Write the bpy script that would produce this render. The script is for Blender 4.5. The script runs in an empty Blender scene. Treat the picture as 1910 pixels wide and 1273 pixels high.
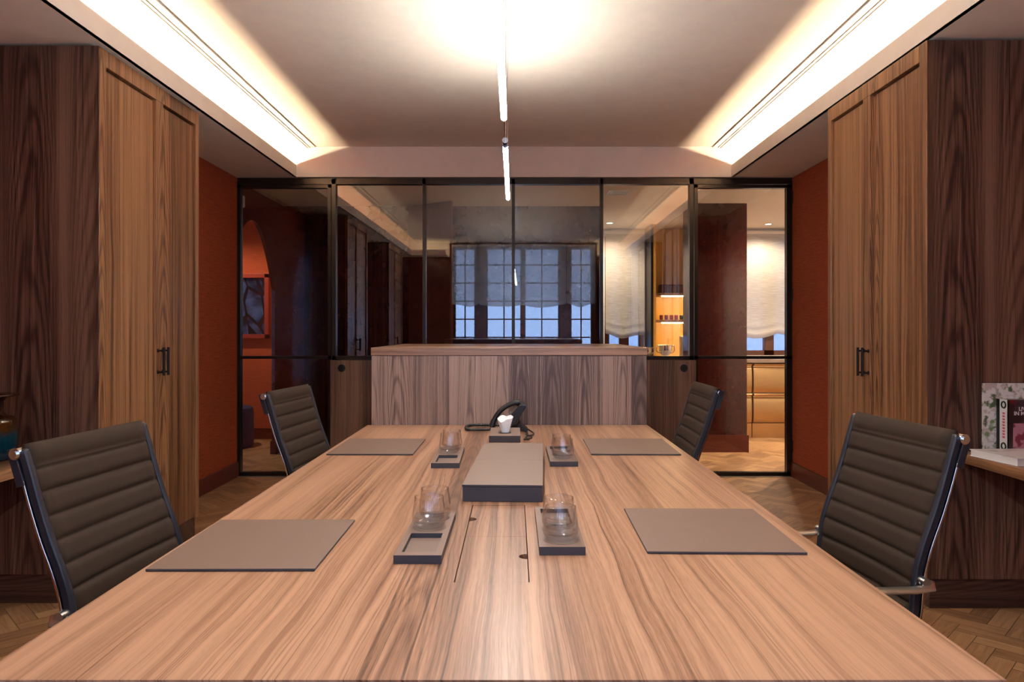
import bpy, bmesh, math, random
from mathutils import Vector, Matrix
random.seed(7)
S = bpy.context.scene
COL = S.collection
PI = math.pi

# ------------------------------------------------------------------ camera, world, exposure
F_PX = 1333.0
EYE = 1.20
cam_d = bpy.data.cameras.new('camera')
cam = bpy.data.objects.new('camera', cam_d)
COL.objects.link(cam)
cam.location = (0, 0, EYE)
cam.rotation_euler = (PI / 2, 0, 0)
cam_d.sensor_width = 36.0
cam_d.lens = F_PX / 1910 * 36.0
cam_d.shift_x = -5.0 / 1910
cam_d.shift_y = -18.5 / 1910
cam_d.clip_start = 0.02
S.camera = cam

W = bpy.data.worlds.new('daylight')
S.world = W
W.use_nodes = True
bg = W.node_tree.nodes['Background']
bg.inputs[0].default_value = (0.42, 0.60, 1.0, 1)
bg.inputs[1].default_value = 2.9
S.view_settings.view_transform = 'Standard'
S.view_settings.look = 'None'
S.view_settings.gamma = 1
S.view_settings.exposure = 1.0
S.view_settings.use_curve_mapping = False
try:
    S.cycles.max_bounces = 12
    S.cycles.transparent_max_bounces = 16
    S.cycles.sample_clamp_indirect = 3.0
    S.cycles.use_denoising = True
    S.cycles.caustics_reflective = False
    S.cycles.caustics_refractive = False
except Exception:
    pass

COVE_POWER = 26.0          # emission of the LED tape in the ceiling coves
UP_W, DOWN_W = 1.8, 2.2    # watts per metre of tube, upward and downward optics
ROD_POWER = 54.0          # emission of the pendant rods


def portal(name, loc, rot, sx, sy):
    l = bpy.data.lights.new(name, 'AREA')
    l.shape = 'RECTANGLE'
    l.size, l.size_y = sx, sy
    l.cycles.is_portal = True
    o = bpy.data.objects.new(name, l)
    o.location = loc
    o.rotation_euler = rot
    COL.objects.link(o)


portal('rear_window_portal', (0.08, -0.50, 1.75), (PI / 2, 0, 0), 2.6, 1.9)
portal('kitchen_window_portal', (2.3, 9.05, 1.5), (-PI / 2, 0, 0), 2.8, 2.0)


# ------------------------------------------------------------------ node helpers
class G:
    def __init__(self, name):
        self.m = bpy.data.materials.new(name)
        self.m.use_nodes = True
        self.t = self.m.node_tree
        self.b = self.t.nodes['Principled BSDF']
        self.out = self.t.nodes['Material Output']

    def n(self, typ, **kw):
        nd = self.t.nodes.new(typ)
        for k, v in kw.items():
            setattr(nd, k, v)
        return nd

    def put(self, sock, v):
        if hasattr(v, 'is_linked') or isinstance(v, bpy.types.NodeSocket):
            self.t.links.new(v, sock)
        else:
            sock.default_value = v

    def math(self, op, a, b=None, c=None):
        nd = self.n('ShaderNodeMath', operation=op)
        self.put(nd.inputs[0], a)
        if b is not None:
            self.put(nd.inputs[1], b)
        if c is not None:
            self.put(nd.inputs[2], c)
        return nd.outputs[0]

    def xyz(self, x, y, z):
        nd = self.n('ShaderNodeCombineXYZ')
        for i, v in enumerate((x, y, z)):
            self.put(nd.inputs[i], v)
        return nd.outputs[0]

    def noise(self, vec, scale=1.0, detail=2.0, rough=0.5):
        nd = self.n('ShaderNodeTexNoise')
        self.put(nd.inputs['Vector'], vec)
        nd.inputs['Scale'].default_value = scale
        nd.inputs['Detail'].default_value = detail
        nd.inputs['Roughness'].default_value = rough
        return nd.outputs[0]

    def rnd(self, v):
        nd = self.n('ShaderNodeTexWhiteNoise', noise_dimensions='2D')
        self.put(nd.inputs['Vector'], v)
        return nd.outputs[0]

    def ramp(self, fac, stops):
        nd = self.n('ShaderNodeValToRGB')
        self.put(nd.inputs[0], fac)
        cr = nd.color_ramp
        while len(cr.elements) < len(stops):
            cr.elements.new(0.5)
        for e, (p, c) in zip(cr.elements, stops):
            e.position = p
            e.color = (*c, 1)
        return nd.outputs[0]

    def mix(self, fac, a, b, typ='MIX'):
        nd = self.n('ShaderNodeMix', data_type='RGBA', blend_type=typ)
        self.put(nd.inputs[0], fac)
        self.put(nd.inputs[6], a)
        self.put(nd.inputs[7], b)
        return nd.outputs[2]

    def bump(self, h, strength=0.2, dist=0.002):
        nd = self.n('ShaderNodeBump')
        nd.inputs['Strength'].default_value = strength
        nd.inputs['Distance'].default_value = dist
        self.put(nd.inputs['Height'], h)
        self.t.links.new(nd.outputs[0], self.b.inputs['Normal'])

    def obj_axes(self):
        tc = self.n('ShaderNodeTexCoord')
        sp = self.n('ShaderNodeSeparateXYZ')
        self.t.links.new(tc.outputs['Object'], sp.inputs[0])
        return sp.outputs


def plain(name, col, rough=0.5, metal=0.0, coat=0.0, spec=0.5, emit=None, estr=0.0, trans=0.0, ior=1.45, noise=0.0):
    g = G(name)
    b = g.b
    b.inputs['Base Color'].default_value = (*col, 1)
    b.inputs['Roughness'].default_value = rough
    b.inputs['Metallic'].default_value = metal
    b.inputs['Coat Weight'].default_value = coat
    b.inputs['Coat Roughness'].default_value = 0.08
    b.inputs['Specular IOR Level'].default_value = spec
    b.inputs['Transmission Weight'].default_value = trans
    b.inputs['IOR'].default_value = ior
    if emit:
        b.inputs['Emission Color'].default_value = (*emit, 1)
        b.inputs['Emission Strength'].default_value = estr
    if noise:
        x, y, z = g.obj_axes()
        v = g.noise(g.xyz(x, y, z), 9.0, 4.0, 0.6)
        c = g.ramp(v, [(0.3, tuple(k * (1 - noise) for k in col)), (0.7, tuple(min(1, k * (1 + noise)) for k in col))])
        g.t.links.new(c, b.inputs['Base Color'])
        g.bump(g.noise(g.xyz(x, y, z), 260.0, 2.0), 0.08, 0.001)
    return g.m


def walnut(name, grain='Z', width=0.16, dark=(0.055, 0.026, 0.015), mid=(0.16, 0.08, 0.045), light=(0.29, 0.16, 0.095),
           rough=0.42, seed=0.0, var=0.30, cath=0.55, fine=1.0, coat=0.0, arc=0.17, line=0.5, afreq=60.0):
    g = G(name)
    X, Y, Z = g.obj_axes()
    if grain == 'Z':
        u = g.math('ADD', X, g.math('MULTIPLY', Y, 0.97)); v = Z
    elif grain == 'Y':
        u = g.math('ADD', X, g.math('MULTIPLY', Z, 0.6)); v = Y
    else:
        u = g.math('ADD', Y, g.math('MULTIPLY', Z, 0.97)); v = X
    u = g.math('ADD', u, seed * 3.17)
    # planks of uneven width
    wob = g.noise(g.xyz(g.math('MULTIPLY', u, 2.3), seed, 0.0), 1.0, 1.0)
    uu = g.math('ADD', g.math('DIVIDE', u, width), g.math('MULTIPLY', wob, 1.6))
    i = g.math('FLOOR', uu)
    fr = g.math('SUBTRACT', uu, i)
    r1 = g.rnd(g.xyz(i, seed + 0.5, 0.0))
    r2 = g.rnd(g.xyz(i, seed + 7.5, 0.0))
    vv = g.math('ADD', v, g.math('MULTIPLY', r1, 9.0))
    us = g.math('ADD', u, g.math('MULTIPLY', r2, 5.0))
    # slow wander of the grain
    wan = g.noise(g.xyz(g.math('MULTIPLY', us, 5.0), g.math('MULTIPLY', vv, 1.1), r1), 1.0, 3.0, 0.55)
    wan = g.math('SUBTRACT', wan, 0.5)
    uw = g.math('ADD', us, g.math('MULTIPLY', wan, 0.05))
    # cathedral figure: contour lines of a parabola-shaped height field
    c = g.math('SUBTRACT', fr, g.math('ADD', 0.25, g.math('MULTIPLY', r2, 0.5)))
    par = g.math('MULTIPLY', g.math('MULTIPLY', c, c), 2.6)
    h = g.math('ADD', par, g.math('ADD', g.math('MULTIPLY', vv, 0.5), g.math('MULTIPLY', wan, 0.45)))
    arcs = g.math('SINE', g.math('MULTIPLY', h, afreq))
    arcs = g.math('POWER', g.math('ADD', g.math('MULTIPLY', arcs, 0.5), 0.5), 2.2)
    # straight streaks
    s1 = g.noise(g.xyz(g.math('MULTIPLY', uw, 30.0), g.math('MULTIPLY', vv, 0.55), r1), 1.0, 3.0, 0.6)
    s2 = g.noise(g.xyz(g.math('MULTIPLY', uw, 150.0), g.math('MULTIPLY', vv, 1.2), r2), 1.0, 2.0, 0.6)
    pores = g.noise(g.xyz(g.math('MULTIPLY', uw, 620.0), g.math('MULTIPLY', vv, 22.0), 0.0), 1.0, 1.0)
    isc = g.math('GREATER_THAN', r1, 1.0 - cath)
    mid_mask = g.math('MULTIPLY', isc, g.math('SUBTRACT', 1.0, g.math('MULTIPLY', g.math('MULTIPLY', c, c), 3.0)))
    mid_mask = g.math('MAXIMUM', mid_mask, 0.0)
    fac = g.math('ADD', g.math('MULTIPLY', s1, 0.62), g.math('MULTIPLY', s2, 0.36 * fine))
    fac = g.math('ADD', fac, 0.02 - 0.18 * (fine - 1))
    fac = g.math('SUBTRACT', fac, g.math('MULTIPLY', g.math('MULTIPLY', arcs, mid_mask), arc))
    ln = g.noise(g.xyz(g.math('MULTIPLY', uw, 230.0), g.math('MULTIPLY', vv, 0.45), r1), 1.0, 2.0, 0.55)
    ln = g.math('MAXIMUM', g.math('SUBTRACT', ln, 0.55), 0.0)
    fac = g.math('SUBTRACT', fac, g.math('MULTIPLY', ln, line * 2.2))
    fac = g.math('ADD', fac, g.math('MULTIPLY', g.math('SUBTRACT', pores, 0.5), 0.16))
    fac = g.math('ADD', fac, g.math('MULTIPLY', g.math('SUBTRACT', r2, 0.5), var))
    col = g.ramp(fac, [(0.30, dark), (0.46, mid), (0.59, light), (0.80, tuple(min(1, k * 1.3) for k in light))])
    g.t.links.new(col, g.b.inputs['Base Color'])
    g.b.inputs['Roughness'].default_value = rough
    g.b.inputs['Coat Weight'].default_value = coat
    g.b.inputs['Coat Roughness'].default_value = 0.25
    g.bump(g.math('ADD', s2, pores), 0.06, 0.0008)
    return g.m


def herringbone(name, wid=0.078, n=3):
    g = G(name)
    X, Y, Z = g.obj_axes()
    k = 1 / (wid * math.sqrt(2))
    a = g.math('MULTIPLY', g.math('ADD', X, Y), k)
    b = g.math('MULTIPLY', g.math('SUBTRACT', Y, X), k)
    i = g.math('FLOOR', a)
    j = g.math('FLOOR', b)
    m = g.math('FLOORED_MODULO', g.math('SUBTRACT', i, j), 2.0 * n)
    hor = g.math('LESS_THAN', m, n - 0.5)
    ver = g.math('SUBTRACT', 1.0, hor)
    hu = g.math('ADD', g.math('SUBTRACT', a, i), m)
    hv = g.math('SUBTRACT', b, j)
    hid1 = g.math('SUBTRACT', i, m)
    j0 = g.math('SUBTRACT', j, g.math('SUBTRACT', 2.0 * n - 1, m))
    vu = g.math('SUBTRACT', b, j0)
    vv = g.math('SUBTRACT', a, i)

    def sel(p, q):
        return g.math('ADD', g.math('MULTIPLY', p, hor), g.math('MULTIPLY', q, ver))
    u = sel(hu, vu)
    v = sel(hv, vv)
    id1 = sel(hid1, g.math('ADD', i, 333.3))
    id2 = sel(j, j0)
    r = g.rnd(g.xyz(id1, id2, 0.0))
    r2 = g.rnd(g.xyz(id1, g.math('ADD', id2, 55.5), 0.0))
    vo = g.math('ADD', v, g.math('MULTIPLY', r, 40.0))
    s1 = g.noise(g.xyz(g.math('MULTIPLY', u, 0.35), g.math('MULTIPLY', vo, 5.0), r2), 1.0, 4.0, 0.6)
    s2 = g.noise(g.xyz(g.math('MULTIPLY', u, 1.5), g.math('MULTIPLY', vo, 26.0), r2), 1.0, 2.0, 0.6)
    fac = g.math('ADD', g.math('MULTIPLY', s1, 0.6), g.math('MULTIPLY', s2, 0.3))
    fac = g.math('ADD', fac, g.math('MULTIPLY', g.math('SUBTRACT', r2, 0.5), 0.34))
    col = g.ramp(fac, [(0.2, (0.17, 0.08, 0.036)), (0.45, (0.40, 0.215, 0.10)), (0.75, (0.58, 0.35, 0.17))])
    ed = g.math('MINIMUM', g.math('MINIMUM', v, g.math('SUBTRACT', 1.0, v)), g.math('MINIMUM', u, g.math('SUBTRACT', float(n), u)))
    gap = g.math('LESS_THAN', ed, 0.018)
    col = g.mix(gap, col, (0.06, 0.03, 0.015, 1))
    g.t.links.new(col, g.b.inputs['Base Color'])
    g.b.inputs['Roughness'].default_value = 0.38
    return g.m


def grasscloth(name, c1, c2):
    g = G(name)
    X, Y, Z = g.obj_axes()
    u = g.math('ADD', X, Y)
    s = g.noise(g.xyz(g.math('MULTIPLY', u, 7.0), g.math('MULTIPLY', Z, 170.0), 0.0), 1.0, 3.0, 0.65)
    t = g.noise(g.xyz(g.math('MULTIPLY', u, 120.0), g.math('MULTIPLY', Z, 30.0), 3.0), 1.0, 2.0)
    f = g.math('ADD', g.math('MULTIPLY', s, 0.75), g.math('MULTIPLY', t, 0.25))
    g.t.links.new(g.ramp(f, [(0.3, c1), (0.7, c2)]), g.b.inputs['Base Color'])
    g.b.inputs['Roughness'].default_value = 0.85
    g.b.inputs['Specular IOR Level'].default_value = 0.2
    g.bump(s, 0.25, 0.002)
    return g.m


def fabric(name, c, rough=0.7, weave=420.0, amt=0.14, sheen=0.0):
    g = G(name)
    X, Y, Z = g.obj_axes()
    s = g.noise(g.xyz(X, Y, Z), weave, 2.0, 0.6)
    t = g.noise(g.xyz(X, Y, Z), 14.0, 3.0)
    f = g.math('ADD', g.math('MULTIPLY', s, 0.7), g.math('MULTIPLY', t, 0.3))
    g.t.links.new(g.ramp(f, [(0.3, tuple(k * (1 - amt) for k in c)), (0.7, tuple(k * (1 + amt) for k in c))]), g.b.inputs['Base Color'])
    g.b.inputs['Roughness'].default_value = rough
    g.b.inputs['Sheen Weight'].default_value = sheen
    g.bump(s, 0.15, 0.001)
    return g.m


def blind_cloth(name, trans=0.5, open_=0.22):
    g = G(name)
    X, Y, Z = g.obj_axes()
    s = g.noise(g.xyz(g.math('MULTIPLY', X, 9.0), g.math('MULTIPLY', Z, 130.0), 0.0), 1.0, 3.0, 0.6)
    c = g.ramp(s, [(0.3, (0.50, 0.45, 0.38)), (0.7, (0.72, 0.67, 0.58))])
    d = g.n('ShaderNodeBsdfDiffuse')
    tr = g.n('ShaderNodeBsdfTranslucent')
    g.t.links.new(c, d.inputs[0])
    g.t.links.new(c, tr.inputs[0])
    mx = g.n('ShaderNodeMixShader')
    mx.inputs[0].default_value = trans
    g.t.links.new(d.outputs[0], mx.inputs[1])
    g.t.links.new(tr.outputs[0], mx.inputs[2])
    tp = g.n('ShaderNodeBsdfTransparent')
    m2 = g.n('ShaderNodeMixShader')
    m2.inputs[0].default_value = open_
    g.t.links.new(mx.outputs[0], m2.inputs[1])
    g.t.links.new(tp.outputs[0], m2.inputs[2])
    g.t.links.new(m2.outputs[0], g.out.inputs[0])
    return g.m


def pane_glass(name, refl=0.2, tint=(0.86, 0.86, 0.86)):
    g = G(name)
    tp = g.n('ShaderNodeBsdfTransparent')
    tp.inputs[0].default_value = (*tint, 1)
    gl = g.n('ShaderNodeBsdfGlossy')
    gl.inputs['Roughness'].default_value = 0.0
    lw = g.n('ShaderNodeLayerWeight')
    lw.inputs[0].default_value = 0.5
    f = g.math('ADD', refl, g.math('MULTIPLY', g.math('POWER', lw.outputs['Facing'], 3.5), 0.8))
    mx = g.n('ShaderNodeMixShader')
    g.t.links.new(f, mx.inputs[0])
    g.t.links.new(tp.outputs[0], mx.inputs[1])
    g.t.links.new(gl.outputs[0], mx.inputs[2])
    g.t.links.new(mx.outputs[0], g.out.inputs[0])
    return g.m


def splat(name, base, cols, scale, thr):
    """paper with soft printed blotches"""
    g = G(name)
    X, Y, Z = g.obj_axes()
    v = g.xyz(X, Y, Z)
    col = None
    last = (*base, 1)
    for k, c in enumerate(cols):
        nd = g.n('ShaderNodeTexNoise')
        mp = g.n('ShaderNodeVectorMath', operation='ADD')
        g.put(mp.inputs[0], v)
        mp.inputs[1].default_value = (k * 3.3, k * 1.7, k * 5.1)
        g.t.links.new(mp.outputs[0], nd.inputs['Vector'])
        nd.inputs['Scale'].default_value = scale * (1 + 0.4 * k)
        nd.inputs['Detail'].default_value = 4
        f = g.ramp(nd.outputs[0], [(thr, (0, 0, 0)), (thr + 0.06, (1, 1, 1))])
        last = g.mix(f, last, (*c, 1))
    g.t.links.new(last, g.b.inputs['Base Color'])
    g.b.inputs['Roughness'].default_value = 0.35
    return g.m


# ------------------------------------------------------------------ materials
M = {}
M['table'] = walnut('walnut_tabletop', 'Y', 0.21, (0.075, 0.033, 0.017), (0.235, 0.118, 0.068), (0.375, 0.21, 0.128), rough=0.36, seed=1.0, var=0.20, cath=0.40, coat=0.1, arc=0.09, line=0.45)
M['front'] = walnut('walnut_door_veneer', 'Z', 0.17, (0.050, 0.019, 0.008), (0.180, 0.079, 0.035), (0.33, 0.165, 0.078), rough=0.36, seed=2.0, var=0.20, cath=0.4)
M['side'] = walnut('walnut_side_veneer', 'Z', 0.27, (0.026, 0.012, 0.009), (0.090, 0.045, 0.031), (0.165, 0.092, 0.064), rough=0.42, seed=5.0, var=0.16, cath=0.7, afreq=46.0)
M['bar'] = walnut('walnut_bar_veneer', 'Z', 0.16, (0.065, 0.040, 0.033), (0.165, 0.108, 0.088), (0.29, 0.20, 0.165), rough=0.40, seed=8.0, var=0.34, cath=0.6)
M['slab'] = walnut('walnut_slab', 'X', 0.25, (0.07, 0.036, 0.022), (0.19, 0.105, 0.065), (0.32, 0.19, 0.12), rough=0.28, seed=9.0, var=0.15, cath=0.4)
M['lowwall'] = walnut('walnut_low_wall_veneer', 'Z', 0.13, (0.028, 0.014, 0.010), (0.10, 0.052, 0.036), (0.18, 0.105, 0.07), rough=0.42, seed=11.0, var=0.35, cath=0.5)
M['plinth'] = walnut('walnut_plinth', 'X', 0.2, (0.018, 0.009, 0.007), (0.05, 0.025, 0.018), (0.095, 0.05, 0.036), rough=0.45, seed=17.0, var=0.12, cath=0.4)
M['shelf'] = walnut('walnut_shelf', 'Y', 0.2, (0.08, 0.036, 0.016), (0.20, 0.095, 0.044), (0.33, 0.17, 0.085), rough=0.35, seed=13.0, var=0.15, cath=0.4)
M['floor'] = herringbone('oak_herringbone')
M['plaster'] = plain('warm_white_plaster', (0.83, 0.755, 0.665), 0.85, spec=0.2, noise=0.03)
M['red'] = grasscloth('red_grasscloth', (0.20, 0.036, 0.014), (0.40, 0.085, 0.034))
M['orange'] = grasscloth('orange_grasscloth', (0.36, 0.060, 0.022), (0.55, 0.11, 0.040))
M['maroon'] = plain('maroon_lacquer', (0.040, 0.0045, 0.0035), 0.2, coat=0.3, noise=0.04)
M['redbase'] = plain('dark_red_skirting', (0.11, 0.018, 0.010), 0.4, noise=0.04)
M['mahog'] = plain('mahogany_paint', (0.11, 0.042, 0.028), 0.35, noise=0.08)
M['bronze'] = plain('blackened_bronze', (0.030, 0.023, 0.019), 0.32, metal=0.6)
M['black'] = plain('black_metal', (0.012, 0.011, 0.011), 0.32, metal=0.3)
M['plastic'] = plain('black_plastic', (0.012, 0.013, 0.015), 0.28)
M['navy'] = plain('dark_welt_leather', (0.016, 0.017, 0.024), 0.32)
M['chrome'] = plain('polished_aluminium', (0.80, 0.80, 0.80), 0.12, metal=1.0)
M['alu'] = plain('brushed_aluminium', (0.55, 0.54, 0.52), 0.32, metal=1.0)
M['chair'] = fabric('brown_chair_fabric', (0.021, 0.0112, 0.0062), 0.75, 520.0, 0.10, 0.0)
M['chair'].node_tree.nodes['Principled BSDF'].inputs['Specular IOR Level'].default_value = 0.25
M['leather'] = fabric('taupe_leather', (0.145, 0.094, 0.073), 0.55, 340.0, 0.08)
M['leather_shade'] = fabric('shaded_taupe_leather', (0.030, 0.029, 0.036), 0.5, 340.0, 0.08)  # darker copy of the taupe leather; paints shade on upright faces
M['leather_in'] = fabric('taupe_recess_leather', (0.13, 0.086, 0.068), 0.6, 340.0, 0.08)
M['glass'] = plain('clear_glass', (1, 1, 1), 0.0, trans=1.0, ior=1.48)
M['glass_wall'] = pane_glass('thin_clear_glass', 0.05, (0.985, 0.985, 0.985))
g = G('thick_glass_base')
_tp = g.n('ShaderNodeBsdfTransparent')
_mx = g.n('ShaderNodeMixShader')
_mx.inputs[0].default_value = 0.30
g.b.inputs['Transmission Weight'].default_value = 1.0
g.b.inputs['Roughness'].default_value = 0.02
g.b.inputs['Base Color'].default_value = (1, 1, 1, 1)
g.t.links.new(_tp.outputs[0], _mx.inputs[1])
g.t.links.new(g.b.outputs[0], _mx.inputs[2])
g.t.links.new(_mx.outputs[0], g.out.inputs[0])
M['glass_base'] = g.m
M['pane'] = pane_glass('partition_glass', 0.14, (0.84, 0.84, 0.84))
M['winpane'] = pane_glass('window_glass', 0.05, (0.9, 0.92, 0.95))
M['dimpane'] = pane_glass('dimmed_window_glass', 0.05, (0.42, 0.40, 0.44))  # pane tint darkened to keep the added window's sky reflection dim
M['blind'] = blind_cloth('linen_blind')
M['blindk'] = blind_cloth('cream_linen_blind', 0.26, 0.06)
M['white'] = plain('white_paint', (0.80, 0.79, 0.77), 0.4)
M['paper'] = plain('white_tissue_paper', (0.88, 0.88, 0.88), 0.8)
M['pages'] = plain('page_block', (0.74, 0.70, 0.66), 0.7)
M['blue'] = fabric('blue_velvet', (0.004, 0.014, 0.085), 0.7, 300.0, 0.15, 0.0)
M['brassmetal'] = plain('bronze_steel', (0.44, 0.29, 0.15), 0.26, metal=1.0)
M['gold'] = plain('ochre_lacquer', (0.52, 0.27, 0.055), 0.35, noise=0.04)
M['goldpanel'] = plain('ochre_wood_panel', (0.48, 0.27, 0.12), 0.4, noise=0.04)
M['stone'] = plain('grey_brown_stone', (0.20, 0.15, 0.12), 0.2, noise=0.1)
M['cupred'] = plain('red_glaze', (0.16, 0.012, 0.012), 0.15, coat=0.5)
M['cupdark'] = plain('dark_plum_glaze', (0.075, 0.018, 0.018), 0.3)
M['cupgrey'] = plain('dark_teal_glaze', (0.03, 0.06, 0.06), 0.2)
M['silver'] = plain('silver_plate', (0.85, 0.83, 0.78), 0.10, metal=1.0)
M['frame_red'] = plain('red_picture_frame', (0.30, 0.035, 0.015), 0.4)
M['rod'] = plain('glowing_tube', (1, 1, 1), 0.4, emit=(1.0, 0.95, 0.89), estr=ROD_POWER)
M['led'] = plain('warm_led_tape', (1, 1, 1), 0.4, emit=(1.0, 0.76, 0.50), estr=COVE_POWER * 6)
M['ledk'] = plain('warm_shelf_led', (1, 1, 1), 0.4, emit=(1.0, 0.72, 0.36), estr=90.0)
M['lamp'] = plain('downlight_lens', (1, 1, 1), 0.4, emit=(1.0, 0.80, 0.55), estr=14.0)
M['facade'] = plain('added_facade_render', (0.40, 0.44, 0.48), 0.9, noise=0.1)


# ------------------------------------------------------------------ mesh helpers
def V(*a):
    return Vector(a)


def mbox(bm, x0, x1, y0, y1, z0, z1):
    r = bmesh.ops.create_cube(bm, size=1.0)
    vs = r['verts']
    bmesh.ops.scale(bm, vec=(abs(x1 - x0), abs(y1 - y0), abs(z1 - z0)), verts=vs)
    bmesh.ops.translate(bm, vec=((x0 + x1) / 2, (y0 + y1) / 2, (z0 + z1) / 2), verts=vs)
    return vs


def boxes(*bs):
    bm = bmesh.new()
    for b in bs:
        mbox(bm, *b)
    return bm


def mcyl(bm, p, q, r, seg=20, r2=None):
    p, q = Vector(p), Vector(q)
    d = q - p
    res = bmesh.ops.create_cone(bm, cap_ends=True, segments=seg, radius1=r, radius2=r if r2 is None else r2, depth=d.length)
    mat = Matrix.Translation((p + q) / 2) @ d.to_track_quat('Z', 'Y').to_matrix().to_4x4()
    bmesh.ops.transform(bm, matrix=mat, verts=res['verts'])
    return res['verts']


def mtube(bm, pts, r, seg=10, flat=1.0, up=None, closed=False):
    """sweep an (optionally flattened) round section along points"""
    pts = [Vector(p) for p in pts]
    n = len(pts)
    rings = []
    for k, p in enumerate(pts):
        if closed:
            d = pts[(k + 1) % n] - pts[k - 1]
        else:
            d = pts[min(k + 1, n - 1)] - pts[max(k - 1, 0)]
        d.normalize()
        a = Vector(up) if up else (Vector((0, 0, 1)) if abs(d.z) < 0.95 else Vector((1, 0, 0)))
        s = d.cross(a)
        if s.length < 1e-4:
            s = d.cross(Vector((1, 0.1, 0)))
        s.normalize()
        t = s.cross(d).normalized()
        rr = r[k] if isinstance(r, (list, tuple)) else r
        rings.append([bm.verts.new(p + s * (math.cos(2 * PI * j / seg) * rr) + t * (math.sin(2 * PI * j / seg) * rr * flat)) for j in range(seg)])
    m = n if closed else n - 1
    for k in range(m):
        A, B = rings[k], rings[(k + 1) % n]
        for j in range(seg):
            bm.faces.new((A[j], A[(j + 1) % seg], B[(j + 1) % seg], B[j]))
    if not closed:
        bm.faces.new(list(reversed(rings[0])))
        bm.faces.new(rings[-1])
    return rings


def mlathe(bm, prof, c=(0, 0, 0), seg=32, flute=None):
    """prof: list of (r, z); r=0 closes at the axis"""
    c = Vector(c)
    rings = []
    for r, z in prof:
        if r <= 1e-6:
            rings.append([bm.verts.new(c + Vector((0, 0, z)))])
        else:
            ring = []
            for j in range(seg):
                a = 2 * PI * j / seg
                rr = r * (1 + (flute[0] * math.cos(flute[1] * a) if flute else 0))
                ring.append(bm.verts.new(c + Vector((rr * math.cos(a), rr * math.sin(a), z))))
            rings.append(ring)
    for A, B in zip(rings, rings[1:]):
        for j in range(seg):
            j2 = (j + 1) % seg
            if len(A) == 1 and len(B) == 1:
                continue
            if len(A) == 1:
                bm.faces.new((A[0], B[j2], B[j]))
            elif len(B) == 1:
                bm.faces.new((A[j], A[j2], B[0]))
            else:
                bm.faces.new((A[j], A[j2], B[j2], B[j]))


def mprism(bm, poly, axis, a0, a1):
    """extrude a 2-D polygon; axis 'x' -> poly in (y,z), 'y' -> (x,z), 'z' -> (x,y)"""
    def P(u, v, w):
        return {'x': (w, u, v), 'y': (u, w, v), 'z': (u, v, w)}[axis]
    A = [bm.verts.new(P(u, v, a0)) for u, v in poly]
    B = [bm.verts.new(P(u, v, a1)) for u, v in poly]
    n = len(poly)
    bm.faces.new(A)
    bm.faces.new(list(reversed(B)))
    for k in range(n):
        bm.faces.new((A[k], B[k], B[(k + 1) % n], A[(k + 1) % n]))


def base_loc(p):
    v = Vector((0, 0, 0))
    while p is not None:
        v = v + p.location
        p = p.parent
    return v


def obj(name, bm, mat, parent=None, bevel=0.0, smooth=None, label=None):
    """link one mesh object; coordinates are world unless the parent carries a location"""
    bmesh.ops.recalc_face_normals(bm, faces=bm.faces)
    if parent is not None:
        bmesh.ops.translate(bm, vec=-base_loc(parent), verts=bm.verts)
    me = bpy.data.meshes.new(name)
    bm.to_mesh(me)
    bm.free()
    me.materials.append(mat)
    o = bpy.data.objects.new(name, me)
    COL.objects.link(o)
    o.parent = parent
    if bevel:
        md = o.modifiers.new('bevel', 'BEVEL')
        md.width = bevel
        md.segments = 2
        md.limit_method = 'ANGLE'
    if smooth:
        for p in me.polygons:
            p.use_smooth = True
        if smooth is not True:
            me.set_sharp_from_angle(angle=smooth)
    if label:
        o['label'] = label
    return o


SM = math.radians(38)


def shade_sides(o, mat):
    """paint shade on the upright faces of leather goods with a darker copy"""
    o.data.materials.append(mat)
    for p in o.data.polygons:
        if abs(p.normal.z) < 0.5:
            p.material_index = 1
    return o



def thing(name, label, cat, loc=(0, 0, 0), rz=0.0, group=None):
    o = bpy.data.objects.new(name, None)
    o.empty_display_size = 0.1
    o.location = loc
    o['label'] = label
    o['category'] = cat
    if group:
        o['group'] = group
    COL.objects.link(o)
    return o


def tag(o, label, cat, group=None):
    o['label'] = label
    o['category'] = cat
    if group:
        o['group'] = group
    return o


def struct(name, bm, mat, label, cat, **kw):
    o = obj(name, bm, mat, **kw)
    o['kind'] = 'structure'
    o['label'] = label
    o['category'] = cat
    return o


def dup(root, loc, rz, label):
    r = root.copy()
    COL.objects.link(r)
    r.location = loc
    r.rotation_euler = (0, 0, rz)
    r['label'] = label

    def rec(src, dst):
        for ch in list(src.children):
            c = ch.copy()
            COL.objects.link(c)
            c.parent = dst
            rec(ch, c)
    rec(root, r)
    return r


# ------------------------------------------------------------------ the setting
P = 5.924            # the glazed partition's plane
WL, WR = -2.29, 2.29
ZS = 2.467           # soffit
ZC = 2.715           # ceiling
REAR = -0.36
struct('floor', boxes((-4.6, 4.2, REAR - 0.2, 9.1, -0.1, 0)), M['floor'], 'oak block floor laid in herringbone', 'floor')
struct('wall_left', boxes((WL - 0.12, WL, REAR, P + 0.05, 0, 2.9)), M['red'], 'dark red grasscloth wall left of the glass partition', 'wall')
struct('wall_right', boxes((WR, WR + 0.12, REAR, P + 0.05, 0, 2.9)), M['red'], 'rust red grasscloth wall right of the glass partition', 'wall')
struct('baseboard_left', boxes((WL, WL + 0.015, 4.14, P - 0.03, 0, 0.12)), M['redbase'], 'dark red skirting under the left red wall', 'skirting')
struct('baseboard_right', boxes((WR - 0.015, WR, 4.06, P - 0.03, 0, 0.12)), M['redbase'], 'dark red skirting under the right red wall', 'skirting')
CXL, CXR = -1.72, 1.71
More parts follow.
